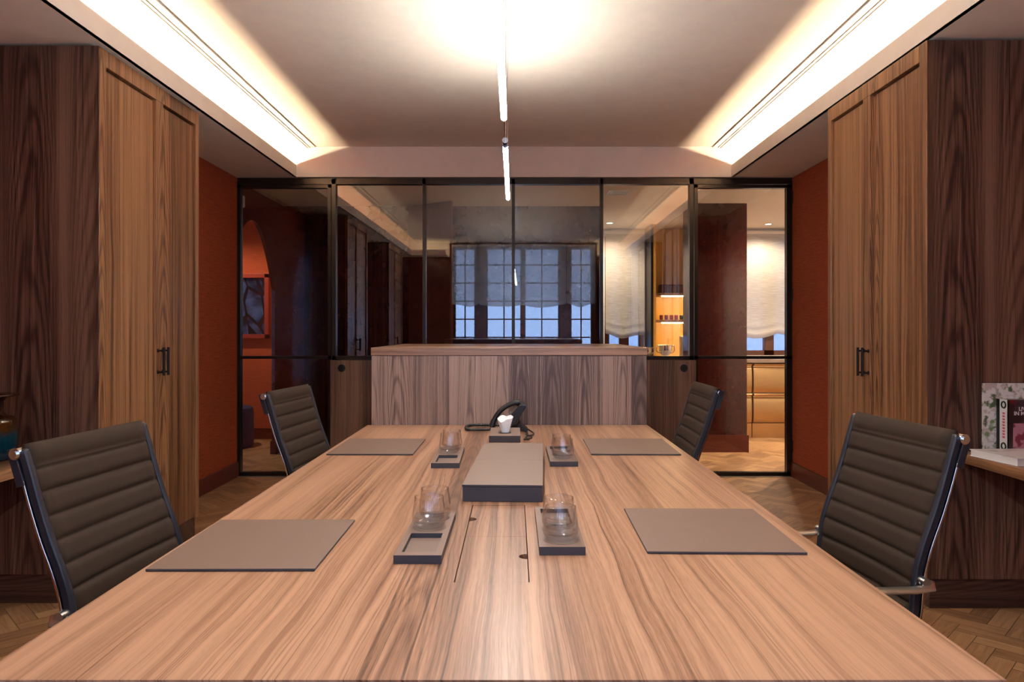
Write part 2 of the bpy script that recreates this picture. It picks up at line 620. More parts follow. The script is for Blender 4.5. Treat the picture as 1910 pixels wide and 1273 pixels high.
struct('ceiling', boxes((CXL, CXR, REAR, P - 0.06, ZC, ZC + 0.07), (WL, WR, REAR, P, 2.86, 2.95)), M['plaster'], 'warm white meeting room ceiling', 'ceiling')
FL, FR = -1.813, 1.80
BEAMY = P - 0.055
struct('trim_1', boxes((WL, FL + 0.02, REAR, BEAMY, ZS, ZS + 0.025), (FL, FL + 0.022, REAR + 0.25, BEAMY, ZS, 2.564)), M['plaster'], 'dropped soffit with lit cove along the left wall', 'soffit')
struct('trim_2', boxes((FR - 0.02, WR, REAR, BEAMY, ZS, ZS + 0.025), (FR - 0.022, FR, REAR + 0.25, BEAMY, ZS, 2.564)), M['plaster'], 'dropped soffit with lit cove along the right wall', 'soffit')
struct('trim_3', boxes((WL, WR, BEAMY, P + 0.06, ZS, 2.9)), M['plaster'], 'plaster beam over the glass partition', 'beam')
# slot lines beside the coves: slender raised battens
for nm, xs, side in (('trim_4', (-1.72, -1.688, -1.668), -1), ('trim_5', (1.71, 1.678, 1.658), 1)):
    bm = bmesh.new()
    e = 1.72 if side < 0 else 1.71
    for a, b, dz in ((0.0, 0.022, 0.014), (0.028, 0.042, 0.011), (0.047, 0.086, 0.007)):
        x0, x1 = sorted((side * (e - a), side * (e - b)))
        mbox(bm, x0, x1, REAR, BEAMY, ZC - dz, ZC)
    struct(nm, bm, M['plaster'], 'slender ceiling moulding beside the %s cove' % ('left' if side < 0 else 'right'), 'moulding')
for nm, x0, x1 in (('trim_6', FL, -1.22), ('trim_7', 1.37, FR)):
    struct(nm, boxes((x0, x1, REAR, REAR + 0.26, ZS, ZS + 0.025), (x0, x1, REAR + 0.24, REAR + 0.262, ZS, 2.564)), M['plaster'], 'short cove return beside the rear window, %s side' % ('left' if x0 < 0 else 'right'), 'soffit')
# LED tape lying in the coves
for nm, par, x in (('led_tape', 'trim_1', -2.0), ('led_tape', 'trim_2', 1.985)):
    obj(nm, boxes((x - 0.012, x + 0.012, REAR + 0.3, BEAMY - 0.03, ZS + 0.026, ZS + 0.034)), M['led'], bpy.data.objects[par])
for par, x0, x1 in (('trim_6', FL, -1.3), ('trim_7', 1.45, FR)):
    obj('led_tape', boxes((x0, x1, REAR + 0.09, REAR + 0.11, ZS + 0.026, ZS + 0.034)), M['led'], bpy.data.objects[par])

# rear wall with its window (behind the camera, mirrored in the partition)
WX0, WX1, WZ0, WZ1 = -1.18, 1.33, 0.75, 2.70
struct('wall_rear', boxes((WL, WX0, REAR - 0.2, REAR, 0, 2.9), (WX1, WR, REAR - 0.2, REAR, 0, 2.9), (WX0, WX1, REAR - 0.2, REAR, 0, WZ0), (WX0, WX1, REAR - 0.2, REAR, WZ1, 2.9)), M['plaster'], 'plastered rear wall around the window', 'wall')
struct('trim_8', boxes((WL + 0.002, WX0 - 0.002, REAR, REAR + 0.012, 0, ZS - 0.002), (WX1 + 0.002, WR - 0.002, REAR, REAR + 0.012, 0, ZS - 0.002)), M['maroon'], 'dark maroon panelling on the rear wall either side of the window', 'panelling')


def casement(bm, x0, x1, z0, z1, y, cols, rows, fw=0.045, bar=0.022):
    mbox(bm, x0, x0 + fw, y - 0.03, y + 0.03, z0, z1)
    mbox(bm, x1 - fw, x1, y - 0.03, y + 0.03, z0, z1)
    mbox(bm, x0, x1, y - 0.03, y + 0.03, z0, z0 + fw)
    mbox(bm, x0, x1, y - 0.03, y + 0.03, z1 - fw, z1)
    for k in range(1, cols):
        xx = x0 + (x1 - x0) * k / cols
        mbox(bm, xx - bar / 2, xx + bar / 2, y - 0.02, y + 0.02, z0, z1)
    for k in range(1, rows):
        zz = z0 + (z1 - z0) * k / rows
        mbox(bm, x0, x1, y - 0.02, y + 0.02, zz - bar / 2, zz + bar / 2)


win = boxes((WX0, WX0 + 0.05, REAR - 0.16, REAR + 0.02, WZ0, WZ1), (WX1 - 0.05, WX1, REAR - 0.16, REAR + 0.02, WZ0, WZ1), (WX0, WX1, REAR - 0.16, REAR + 0.02, WZ1 - 0.05, WZ1), (WX0, WX1, REAR - 0.18, REAR + 0.05, WZ0 - 0.03, WZ0 + 0.03))
mbox(win, -0.72, -0.58, REAR - 0.15, REAR + 0.01, WZ0, WZ1)
mbox(win, 0.72, 0.86, REAR - 0.15, REAR + 0.01, WZ0, WZ1)
casement(win, WX0 + 0.05, -0.72, WZ0 + 0.03, WZ1 - 0.05, REAR - 0.10, 2, 6)
casement(win, -0.58, 0.07, WZ0 + 0.03, WZ1 - 0.05, REAR - 0.10, 2, 6)
casement(win, 0.07, 0.72, WZ0 + 0.03, WZ1 - 0.05, REAR - 0.10, 2, 6)
casement(win, 0.86, WX1 - 0.05, WZ0 + 0.03, WZ1 - 0.05, REAR - 0.10, 2, 6)
w1 = struct('window_1', win, M['mahog'], 'mahogany framed window behind the viewer', 'window')
obj('pane', boxes((WX0 + 0.06, WX1 - 0.06, REAR - 0.104, REAR - 0.098, WZ0 + 0.04, WZ1 - 0.06)), M['winpane'], w1)


def roman_blind(x0, x1, ztop, zbot, y, label, scallops=1, dip=0.05, into=1, group=None, mat='blind'):
    """soft roman blind: wavy cloth, lower folds, scalloped hem; `into` = +1 when the room is at +y"""
    t = thing('roman_blind', label, 'blind', ((x0 + x1) / 2, y, zbot), group=group)
    bm = bmesh.new()
    nx, nz = 36, 40
    g = []
    for a in range(nx + 1):
        fx = a / nx
        hem = zbot + dip * (1 - abs(math.sin(PI * fx * scallops))) + 0.012 * math.sin(9 * fx + x0)
        row = []
        for b in range(nz + 1):
            fz = b / nz
            z = hem + (ztop - hem) * fz
            low = max(0.0, 1 - fz / 0.22)
            dy = into * (0.01 + 0.030 * low * abs(math.sin(fz * 40)) + 0.006 * math.sin(7 * fx + 3 * fz))
            row.append(bm.verts.new((x0 + (x1 - x0) * fx, y + dy, z)))
        g.append(row)
    for a in range(nx):
        for b in range(nz):
            bm.faces.new((g[a][b], g[a + 1][b], g[a + 1][b + 1], g[a][b + 1]))
    obj('cloth', bm, M[mat], t, smooth=True)
    obj('headrail', boxes((x0, x1, y - 0.02, y + 0.025, ztop - 0.005, ztop + 0.03)), M['white'], t)
    return t


roman_blind(-1.14, -0.63, 2.64, 1.62, REAR + 0.05, 'beige roman blind over the narrow left rear casement', 1)
roman_blind(-0.66, 0.80, 2.64, 1.60, REAR + 0.11, 'wide beige roman blind over the middle rear casements', 2)
roman_blind(0.81, 1.30, 2.64, 1.62, REAR + 0.05, 'beige roman blind over the narrow right rear casement', 1)

# ------------------------------------------------------------------ the glazed partition
PX = lambda px, d=P: (px - 960) * d / F_PX
PZ = lambda py, d=P: EYE - (py - 618) * d / F_PX
ZT = ZS
ztr = PZ(667)
pd0, pd1 = P - 0.03, P + 0.03


def pane_obj(name, x0, x1, z0, z1, par):
    bm = boxes((-(x1 - x0) / 2, (x1 - x0) / 2, -0.003, 0.003, -(z1 - z0) / 2, (z1 - z0) / 2))
    me = bpy.data.meshes.new(name)
    bm.to_mesh(me)
    bm.free()
    me.materials.append(M['pane'])
    o = bpy.data.objects.new(name, me)
    COL.objects.link(o)
    o.parent = par
    o.location = ((x0 + x1) / 2, P, (z0 + z1) / 2)
    o.rotation_euler = (0, 0, -0.0056)
    return o


xm = [PX(624), PX(792), PX(957.5), PX(1121.5), PX(1288.5)]
fb = boxes((WL + 0.004, WR - 0.004, pd0, pd1, PZ(345), ZT - 0.002), (xm[0] - 0.012, xm[4] + 0.012, pd0, pd1, ztr - 0.02, ztr + 0.012))
for k, x in enumerate(xm):
    hw = 0.017 if k in (0, 4) else 0.013
    mbox(fb, x - hw, x + hw, pd0, pd1, ztr - 0.02, ZT - 0.01)
w2 = struct('window_2', fb, M['bronze'], 'dark bronze framed glass partition of tall fixed panes above the low wall', 'glazed partition')
for a, b in zip(xm, xm[1:]):
    pane_obj('pane', a + 0.012, b - 0.012, ztr + 0.01, PZ(344), w2)
for nm, xa, xb, hinge, lab in (('door_1', PX(441), PX(619), -1, 'left'), ('door_2', PX(1294), PX(1475), 1, 'right')):
    lo, hi = PZ(888), PZ(346)
    wst = 0.028
    dm = boxes((xa, xa + (wst if hinge > 0 else 0.042), pd0 + 0.004, pd1 - 0.004, 0.006, hi), (xb - (wst if hinge < 0 else 0.042), xb, pd0 + 0.004, pd1 - 0.004, 0.006, hi), (xa, xb, pd0 + 0.004, pd1 - 0.004, hi - 0.026, hi), (xa, xb, pd0 + 0.004, pd1 - 0.004, 0.006, 0.034), (xa, xb, pd0 + 0.004, pd1 - 0.004, ztr - 0.012, ztr + 0.012))
    d = struct(nm, dm, M['bronze'], 'dark bronze framed glass door at the %s end of the partition' % lab, 'glass door')
    pane_obj('pane', xa + 0.025, xb - 0.025, ztr + 0.01, hi - 0.02, d)
    pane_obj('pane', xa + 0.025, xb - 0.025, 0.03, ztr - 0.01, d)
    hx = xa - 0.005 if hinge < 0 else xb + 0.005
    for hz in (2.30, 1.50, 0.25):
        bm = bmesh.new()
        mcyl(bm, (hx, pd0 - 0.008, hz - 0.05), (hx, pd0 - 0.008, hz + 0.05), 0.009, 12)
        obj('hinge', bm, M['black'], d, smooth=SM)
    # jamb
    jx0, jx1 = (WL + 0.003, xa - 0.002) if hinge < 0 else (xb + 0.002, WR - 0.003)
    obj('jamb', boxes((jx0, jx1, pd0, pd1, 0, ZT - 0.03)), M['bronze'], d)
    obj('threshold', boxes((xa, xb, P - 0.06, P + 0.06, 0.0, 0.005)), M['alu'], d)

# low walnut wall under the fixed panes
lx0, lx1 = PX(616, 5.85), PX(1298, 5.85)
low = thing('low_cabinet', 'dark walnut low cabinet run carrying the glass partition, partly behind the bar', 'cabinet', ((lx0 + lx1) / 2, 5.9, 0))
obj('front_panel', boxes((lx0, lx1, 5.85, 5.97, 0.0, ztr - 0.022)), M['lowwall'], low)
for sx in (PX(637, 5.84), PX(1276, 5.84)):
    bm = bmesh.new()
    mcyl(bm, (sx, 5.852, 0.897), (sx, 5.838, 0.897), 0.030, 28)
    mcyl(bm, (sx, 5.84, 0.897), (sx, 5.834, 0.897), 0.020, 24)
    obj('cable_grommet', bm, M['plastic'], low, smooth=SM, label='round black cable grommet')

# ------------------------------------------------------------------ rooms beyond the glass
struct('wall_back', boxes((-2.36, 0.86, 7.25, 7.35, 0, ZS)), M['maroon'], 'glossy dark maroon panelled wall beyond the glass', 'wall')
# left wall with a pointed arch
yc, hw, zs_, za = 6.40, 0.57, 1.60, 2.19
bm = bmesh.new()
N = 36
prev = None
for k in range(N + 1):
    t = -1 + 2 * k / N
    z = za - (za - zs_) * abs(t) ** 2.1
    prev_pt = (yc + hw * t, z)
    if prev:
        mprism(bm, [prev, prev_pt, (prev_pt[0], ZS), (prev[0], ZS)], 'x', -2.37, -2.34)
    prev = prev_pt
mbox(bm, -2.37, -2.34, P + 0.05, yc - hw, 0, ZS)
mbox(bm, -2.37, -2.34, yc + hw, 7.25, 0, ZS)
struct('wall_arch', bm, M['maroon'], 'dark maroon wall pierced by a pointed arch', 'wall')
struct('baseboard_back', boxes((-2.34, 0.86, 7.235, 7.25, 0, 0.13), (-2.34, -2.325, yc + hw, 7.25, 0, 0.13), (-2.38, -2.325, yc + hw - 0.012, yc + hw, 0, 0.13)), M['redbase'], 'dark red skirting along the maroon walls', 'skirting')
struct('wall_orange', boxes((-4.6, -2.40, 7.95, 8.05, 0, ZS)), M['orange'], 'orange red grasscloth wall seen through the arch', 'wall')
struct('baseboard_orange', boxes((-4.6, -2.42, 7.93, 7.95, 0, 0.12)), M['redbase'], 'dark skirting under the orange wall', 'skirting')
struct('wall_side', boxes((-4.7, -4.6, 4.8, 8.05, 0, ZS), (-4.6, -3.75, 4.75, 4.85, 0, ZS), (-2.60, -2.41, 4.75, 4.85, 0, ZS), (-3.75, -2.60, 4.75, 4.85, 0, 0.5), (-3.75, -2.60, 4.75, 4.85, 2.25, ZS), (-2.46, -2.40, 4.85, P + 0.05, 0, ZS), (-2.46, -2.40, 7.25, 8.0, 0, ZS)), M['white'], 'pale walls of the room behind the arch', 'wall')
wb = bmesh.new()  # unseen window, added so bluish sky shows in the lacquer wall
casement(wb, -3.75, -2.60, 0.5, 2.25, 4.80, 2, 3)
w3 = struct('added_window', wb, M['mahog'], 'unseen window added behind the arch, its sky reflected in the maroon wall', 'window')
obj('pane', boxes((-3.73, -2.62, 4.798, 4.802, 0.52, 2.23)), M['dimpane'], w3)
portal('arch_room_portal', (-3.175, 4.70, 1.4), (PI / 2, 0, 0), 1.2, 1.8)
struct('ceiling_beyond', boxes((-4.7, 4.2, P + 0.06, 9.1, ZS, ZS + 0.1), (-4.7, WL - 0.12, 4.75, P + 0.06, ZS, ZS + 0.1)), M['plaster'], 'low plaster ceiling of the hall and kitchen', 'ceiling')
struct('pillar', boxes((1.79, 2.30, 7.08, 7.6, 0.0, ZS)), M['maroon'], 'dark maroon pier between the kitchen openings', 'pier')
struct('baseboard_pillar', boxes((1.775, 2.315, 7.065, 7.62, 0, 0.17)), M['redbase'], 'plinth of the maroon pier', 'skirting')
KB = 8.85
k1x0, k1x1, k2x0, k2x1 = PX(1128, KB), 1.60, 2.72, 3.75
kz0, kz1 = 0.90, 2.38
struct('wall_kitchen', boxes((0.8, k1x0, KB, KB + 0.15, 0, ZS), (k1x1, k2x0, KB, KB + 0.15, 0, ZS), (k2x1, 4.2, KB, KB + 0.15, 0, ZS), (k1x0, k1x1, KB, KB + 0.15, 0, kz0), (k1x0, k1x1, KB, KB + 0.15, kz1, ZS), (k2x0, k2x1, KB, KB + 0.15, 0, kz0), (k2x0, k2x1, KB, KB + 0.15, kz1, ZS), (0.76, 0.86, 7.25, KB, 0, ZS), (4.0, 4.1, P, KB, 0, ZS), (WR + 0.12, 4.0, P - 0.05, P + 0.05, 0, ZS)), M['white'], 'white kitchen walls around the two windows', 'wall')
for nm, a, b, lab in (('window_4', k1x0, k1x1, 'kitchen window left of the lit niche'), ('window_5', k2x0, k2x1, 'kitchen window seen through the right glass door')):
    wb = bmesh.new()
    mid = (a + b) / 2
    if nm == 'window_5':
        mid = 3.16
    casement(wb, a, mid + 0.06, kz0, kz1, KB + 0.06, 1, 2, 0.06)
    casement(wb, mid - 0.06, b, kz0, kz1, KB + 0.06, 1, 2, 0.06)
    w = struct(nm, wb, M['mahog'], lab, 'window')
    obj('pane', boxes((a + 0.03, b - 0.03, KB + 0.057, KB + 0.063, kz0 + 0.03, kz1 - 0.03)), M['winpane'], w)
    roman_blind(a + 0.0, b - 0.0, 2.40, 1.12, KB - 0.05, 'cream roman blind on the ' + lab, 1 if nm == 'window_4' else 2, 0.04, -1, mat='blindk')
struct('wall_added_facade', boxes((-1, 8, 12.0, 12.2, -1, 4.2)), M['facade'], 'pale facade added outside to dim the kitchen windows', 'wall')  # added wall; keeps bright sky from blowing out the kitchen windows

# ------------------------------------------------------------------ wardrobes
def wardrobe(name, label, side, xf, y0, y1, ztop, seed):
    """front face in plane x=xf, doors facing the room; body towards the wall"""
    w = thing(name, label, 'wardrobe', (xf + side * 0.22, (y0 + y1) / 2, 0))
    wall = (WL + 0.003) if side < 0 else (WR - 0.003)
    s = side

    def bx(a, b, *r):
        x0, x1 = sorted((a, b))
        return (x0, x1, *r)
    pl = 0.13
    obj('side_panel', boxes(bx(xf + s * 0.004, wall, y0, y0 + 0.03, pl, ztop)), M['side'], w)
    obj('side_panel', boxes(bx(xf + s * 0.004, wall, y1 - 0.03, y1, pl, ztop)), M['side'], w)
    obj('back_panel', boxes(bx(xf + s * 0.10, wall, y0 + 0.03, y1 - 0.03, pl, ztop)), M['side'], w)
    fr = boxes(bx(xf, xf + s * 0.03, y0, y0 + 0.055, pl, ztop), bx(xf, xf + s * 0.03, y1 - 0.04, y1, pl, ztop), bx(xf, xf + s * 0.03, y0 + 0.055, y1 - 0.04, ztop - 0.075, ztop))
    obj('face_frame', fr, M['front'], w, bevel=0.002)
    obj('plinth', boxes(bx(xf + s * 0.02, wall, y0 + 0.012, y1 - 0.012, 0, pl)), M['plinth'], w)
    ym = (y0 + 0.055 + y1 - 0.04) / 2
    st = 0.075
    obj('centre_stile', boxes(bx(xf, xf + s * 0.03, ym - 0.004, ym + st - 0.004, pl, ztop - 0.075)), M['front'], w, bevel=0.002)
    for k, (a, b) in enumerate(((y0 + 0.061, ym - 0.010), (ym + st + 0.002, y1 - 0.046))):
        d = obj('door', boxes(bx(xf + s * 0.014, xf + s * 0.04, a, b, pl + 0.004, ztop - 0.085)), M['front'], w, bevel=0.001)
        hy = (ym + 0.012) if k == 0 else (ym + 0.058)
        bm = bmesh.new()
        zc = 1.045
        mcyl(bm, (xf - s * 0.032, hy, zc - 0.072), (xf - s * 0.032, hy, zc + 0.072), 0.0065, 14)
        for dz in (-0.055, 0.055):
            mcyl(bm, (xf + s * 0.002, hy, zc + dz), (xf - s * 0.034, hy, zc + dz), 0.005, 12)
            mcyl(bm, (xf + s * 0.001, hy, zc + dz), (xf - s * 0.003, hy, zc + dz), 0.010, 14)
        obj('handle', bm, M['black'], d, smooth=SM)
    return w


ZW = 2.455
wardrobe('wardrobe', 'tall two-door walnut wardrobe beside the left red wall', -1, -1.825, 3.14, 4.13, ZW, 1)
wardrobe('wardrobe', 'tall two-door walnut wardrobe beside the right red wall', 1, 1.775, 3.08, 4.05, ZW, 2)
wardrobe('wardrobe', 'walnut wardrobe by the rear window on the left, mirrored in the glass', -1, -1.825, 0.62, 1.75, ZW, 3)
wardrobe('wardrobe', 'walnut wardrobe by the rear window on the right, mirrored in the glass', 1, 1.775, 0.62, 1.75, ZW, 4)
for side, x0, x1, y1, z, lab in ((-1, WL + 0.003, -1.90, 3.137, 0.682, 'walnut wall shelf at the left edge holding the glass vase'), (1, 1.90, WR - 0.003, 3.077, 0.682, 'walnut wall shelf at the right edge holding the books')):
    sh = boxes((x0, x1, 1.754, y1, z - 0.042, z))
    tag(obj('wall_shelf', sh, M['shelf'], bevel=0.003), lab, 'shelf')

# ------------------------------------------------------------------ conference table
TL, TR, TY0, TY1, TZ = -0.735, 0.662, 0.962, 3.575, 0.73
tt = 0.042
table = thing('conference_table', 'long walnut conference table with flush cable hatch', 'table', ((TL + TR) / 2, (TY0 + TY1) / 2, 0))
hx0, hx1, hy0, hy1 = -0.114, 0.028, 1.336, 1.928
obj('tabletop', boxes((TL, hx0, TY0, TY1, TZ - tt, TZ), (hx1, TR, TY0, TY1, TZ - tt, TZ), (hx0, hx1, TY0, hy0, TZ - tt, TZ), (hx0, hx1, hy1, TY1, TZ - tt, TZ)), M['table'], table)
obj('edge_band', boxes((TL + 0.004, TR - 0.004, TY0 + 0.004, TY1 - 0.004, TZ - tt - 0.018, TZ - tt - 0.0005)), M['black'], table)


def notch_poly(x0, x1, y0, y1, side, yn, r):
    """rectangle in plan with a half-round finger notch on one long side"""
    arc = []
    for k in range(13):
        a = -PI / 2 + PI * k / 12
        arc.append((math.cos(a) * r, math.sin(a) * r))
    if side > 0:
        return [(x0, y0), (x1, y0)] + [(x1 - c, yn + s) for c, s in arc] + [(x1, y1), (x0, y1)]
    return [(x0, y0), (x1, y0), (x1, y1), (x0, y1)] + [(x0 + c, yn - s) for c, s in arc]


gp = 0.0022
for a, b, sd, yn in ((hy0 + 0.001, 1.635, 1, 1.490), (1.6355, hy1 - 0.001, -1, 1.785)):
    bm = bmesh.new()
    mprism(bm, notch_poly(hx0 + gp, hx1 - gp, a, b, sd, yn, 0.017), 'z', TZ - 0.018, TZ - 0.0003)
    obj('hatch_lid', bm, M['table'], table)
obj('hatch_tray', boxes((hx0 - 0.01, hx1 + 0.01, hy0 - 0.01, hy1 + 0.01, TZ - 0.12, TZ - 0.062)), M['black'], table)
for y in (1.25, 3.1):
    obj('leg', boxes((-0.30, 0.225, y, y + 0.05, 0.0, TZ - tt - 0.018)), M['side'], table)
obj('stretcher', boxes((-0.07, -0.005, 1.3, 3.1, 0.25, 0.45)), M['side'], table)

# bar block at the table's far end
BX0, BX1, BY0, BY1 = -0.72, 0.664, 3.578, 4.67
bar = thing('bar_counter', 'walnut bar counter standing across the far end of the table', 'counter', (-0.03, (BY0 + BY1) / 2, 0))
zslab = 1.117
obj('body', boxes((BX0 + 0.003, BX1 - 0.003, BY0 + 0.003, BY1 - 0.05, 0, zslab - 0.041)), M['bar'], bar)
obj('countertop', boxes((BX0, BX1, BY0, BY1, zslab - 0.039, zslab)), M['slab'], bar, bevel=0.0015)

# ------------------------------------------------------------------ chairs
CW = 0.40


def prof_pts():
    raw = [(-0.004, 0.962), (0.0, 0.945), (0.014, 0.90), (0.029, 0.847), (0.053, 0.772), (0.082, 0.696), (0.100, 0.634), (0.107, 0.575), (0.110, 0.54), (0.118, 0.512), (0.138, 0.492), (0.175, 0.481), (0.24, 0.477), (0.32, 0.480), (0.42, 0.487), (0.49, 0.489), (0.525, 0.478), (0.54, 0.455)]
    # dense resample with Catmull-Rom
    out = []
    for k in range(len(raw) - 1):
        p0 = raw[max(k - 1, 0)]; p1 = raw[k]; p2 = raw[k + 1]; p3 = raw[min(k + 2, len(raw) - 1)]
        for s in range(8):
            t = s / 8
            out.append(tuple(0.5 * (2 * p1[i] + (p2[i] - p0[i]) * t + (2 * p0[i] - 5 * p1[i] + 4 * p2[i] - p3[i]) * t * t + (3 * p1[i] - p0[i] - 3 * p2[i] + p3[i]) * t ** 3) for i in (0, 1)))
    out.append(raw[-1])
    return [Vector((0, a, b)) for a, b in out]


PROF = prof_pts()
ARC = [0.0]
for a, b in zip(PROF, PROF[1:]):
    ARC.append(ARC[-1] + (b - a).length)


def prof_at(s):
    s = min(max(s, 0), ARC[-1])
    for k in range(len(ARC) - 1):
        if ARC[k + 1] >= s:
            t = (s - ARC[k]) / max(1e-9, ARC[k + 1] - ARC[k])
            p = PROF[k].lerp(PROF[k + 1], t)
            a = PROF[max(k - 1, 0)]; b = PROF[min(k + 2, len(PROF) - 1)]
            d = (b - a).normalized()
            return p, Vector((0, -d.z, d.y))     # point, normal towards the sitter
    return PROF[-1], Vector((0, 0, 1))


def sling(s0, s1, top_roll=0.0):
    """ribbed padded panel between two arc lengths, local chair space"""
    pitch = 0.0535
    bm = bmesh.new()
    nx = 22
    n = int((s1 - s0) / 0.0036)
    front, back = [], []
    for k in range(n + 1):
        s = s0 + (s1 - s0) * k / n
        p, nn = prof_at(s)
        ph = (s - top_roll) / pitch
        puff = 1 - abs(2 * (ph % 1.0) - 1) ** 4.5 if s > top_roll else 1.0
        endt = min(1.0, (s - s0) / 0.012, (s1 - s) / 0.012)
        endt = math.sqrt(max(0.0, 1 - (1 - endt) ** 2))
        th = (0.004 + 0.0095 * puff) * max(endt, 0.12)
        if s < top_roll:
            q = (s - top_roll * 0.45) / (top_roll * 0.55)
            th = max(th, 0.019 * math.sqrt(max(0.02, 1 - q * q)) if abs(q) < 1 else th)
        rf, rb = [], []
        for a in range(nx + 1):
            fx = -1 + 2 * a / nx
            x = fx * CW / 2
            ex = min(1.0, (1 - abs(fx)) / 0.07)
            ex = math.sqrt(max(0.0, 1 - (1 - ex) ** 2))
            sag = -0.014 * (1 - fx * fx)
            t = th * (0.35 + 0.65 * ex)
            base = p + nn * sag
            rf.append(bm.verts.new(Vector((x, 0, 0)) + base + nn * t))
            rb.append(bm.verts.new(Vector((x, 0, 0)) + base - nn * t))
        front.append(rf)
        back.append(rb)
    for k in range(n):
        for a in range(nx):
            bm.faces.new((front[k][a], front[k][a + 1], front[k + 1][a + 1], front[k + 1][a]))
            bm.faces.new((back[k][a], back[k + 1][a], back[k + 1][a + 1], back[k][a + 1]))
        bm.faces.new((front[k][0], front[k + 1][0], back[k + 1][0], back[k][0]))
        bm.faces.new((front[k][nx], back[k][nx], back[k + 1][nx], front[k + 1][nx]))
    for k in (0, n):
        for a in range(nx):
            bm.faces.new((front[k][a], back[k][a], back[k][a + 1], front[k][a + 1]))
    return bm


def band(x, s0, s1, half_w, thick, off=0.0):
    """flat strip following the chair profile at side x"""
    bm = bmesh.new()
    n = 90
    prev = None
    for k in range(n + 1):
        p, nn = prof_at(s0 + (s1 - s0) * k / n)
        c = p + nn * off
        q = [c + nn * half_w + Vector((x - thick, 0, 0)), c + nn * half_w + Vector((x + thick, 0, 0)), c - nn * half_w + Vector((x + thick, 0, 0)), c - nn * half_w + Vector((x - thick, 0, 0))]
        vs = [bm.verts.new(v) for v in q]
        if prev:
            for j in range(4):
                bm.faces.new((prev[j], prev[(j + 1) % 4], vs[(j + 1) % 4], vs[j]))
        else:
            bm.faces.new(vs)
        prev = vs
    bm.faces.new(list(reversed(prev)))
    return bm


SPLIT = next(ARC[k] for k in range(len(ARC)) if PROF[k].y > 0.128 and PROF[k].z < 0.52)


def make_chair(label):
    c = thing('office_chair', label, 'chair', (0, 0, 0), group='office chairs around the conference table')
    obj('backrest', sling(0.0, SPLIT, 0.055), M['chair'], c, smooth=True)
    obj('seat', sling(SPLIT + 0.002, ARC[-1], 0.0), M['chair'], c, smooth=True)
    for s in (-1, 1):
        obj('edge_welt', band(s * (CW / 2 + 0.006), 0.01, ARC[-1] - 0.01, 0.010, 0.008), M['navy'], c, bevel=0.004, smooth=SM)
        obj('side_rail', band(s * (CW / 2 + 0.012), 0.075, ARC[-1] - 0.02, 0.0028, 0.004, -0.0135), M['chrome'], c, bevel=0.001, smooth=SM)
        # upper clamp tab behind the rail, and the bolt end of the top tube
        obj('clamp_tab', band(s * (CW / 2 + 0.010), 0.005, 0.085, 0.009, 0.007, -0.020), M['navy'], c, bevel=0.003, smooth=SM)
        bm = bmesh.new()
        p, nn = prof_at(0.016)
        q = p - nn * 0.010
        mcyl(bm, (s * (CW / 2 - 0.01), q.y, q.z), (s * (CW / 2 + 0.021), q.y, q.z), 0.0125, 24)
        mcyl(bm, (s * (CW / 2 + 0.021), q.y, q.z), (s * (CW / 2 + 0.026), q.y, q.z), 0.0085, 20)
        obj('tube_end', bm, M['chrome'], c, smooth=SM, label='polished metal tube end')
        # armrest loop: flat band, from the back rail forward and down to the seat rail
        ax = s * (CW / 2 + 0.030)
        pts = [(s * (CW / 2 + 0.012), 0.100, 0.610), (ax - s * 0.004, 0.083, 0.608), (ax + s * 0.004, 0.09, 0.601), (ax + s * 0.006, 0.13, 0.598), (ax + s * 0.006, 0.24, 0.600), (ax + s * 0.006, 0.36, 0.604), (ax + s * 0.006, 0.43, 0.603), (ax + s * 0.005, 0.462, 0.588), (ax + s * 0.003, 0.470, 0.560), (ax, 0.462, 0.525), (ax - s * 0.006, 0.448, 0.50), (s * (CW / 2 + 0.012), 0.44, 0.482)]
        bm = bmesh.new()
        mtube(bm, pts, 0.0165, 14, 0.42)
        mcyl(bm, (s * (CW / 2 + 0.004), 0.098, 0.612), (s * (CW / 2 + 0.036), 0.098, 0.612), 0.011, 18)
        obj('armrest', bm, M['alu'], c, smooth=SM)
    # spreaders under the seat
    bm = bmesh.new()
    for y, z in ((0.16, 0.468), (0.42, 0.468)):
        mtube(bm, [(-CW / 2 - 0.01, y, z), (-0.12, y, z - 0.05), (0, 0.29 + (y - 0.29) * 0.4, z - 0.075), (0.12, y, z - 0.05), (CW / 2 + 0.01, y, z)], [0.010, 0.012, 0.018, 0.012, 0.010], 12)
    obj('spreader', bm, M['chrome'], c, smooth=SM)
    bm = bmesh.new()
    mcyl(bm, (0, 0.29, 0.105), (0, 0.29, 0.40), 0.022, 20)
    mcyl(bm, (0, 0.29, 0.10), (0, 0.29, 0.25), 0.030, 20)
    obj('gas_column', bm, M['black'], c, smooth=SM)
    for k in range(5):
        a = 2 * PI * k / 5 + 0.3
        ca, sa = math.cos(a), math.sin(a)
        bm = bmesh.new()
        mtube(bm, [(0.02 * ca, 0.29 + 0.02 * sa, 0.135), (0.12 * ca, 0.29 + 0.12 * sa, 0.115), (0.27 * ca, 0.29 + 0.27 * sa, 0.078)], [0.022, 0.018, 0.012], 12)
        arm = obj('base_arm', bm, M['chrome'], c, smooth=SM)
        bm = bmesh.new()
        cx, cy = 0.265 * ca, 0.29 + 0.265 * sa
        for o in (-0.014, 0.014):
            mcyl(bm, (cx - sa * (o - 0.007), cy + ca * (o - 0.007), 0.028), (cx - sa * (o + 0.007), cy + ca * (o + 0.007), 0.028), 0.028, 20)
        mcyl(bm, (cx, cy, 0.03), (cx, cy, 0.08), 0.006, 10)
        obj('castor', bm, M['plastic'], arm, smooth=SM)
    return c


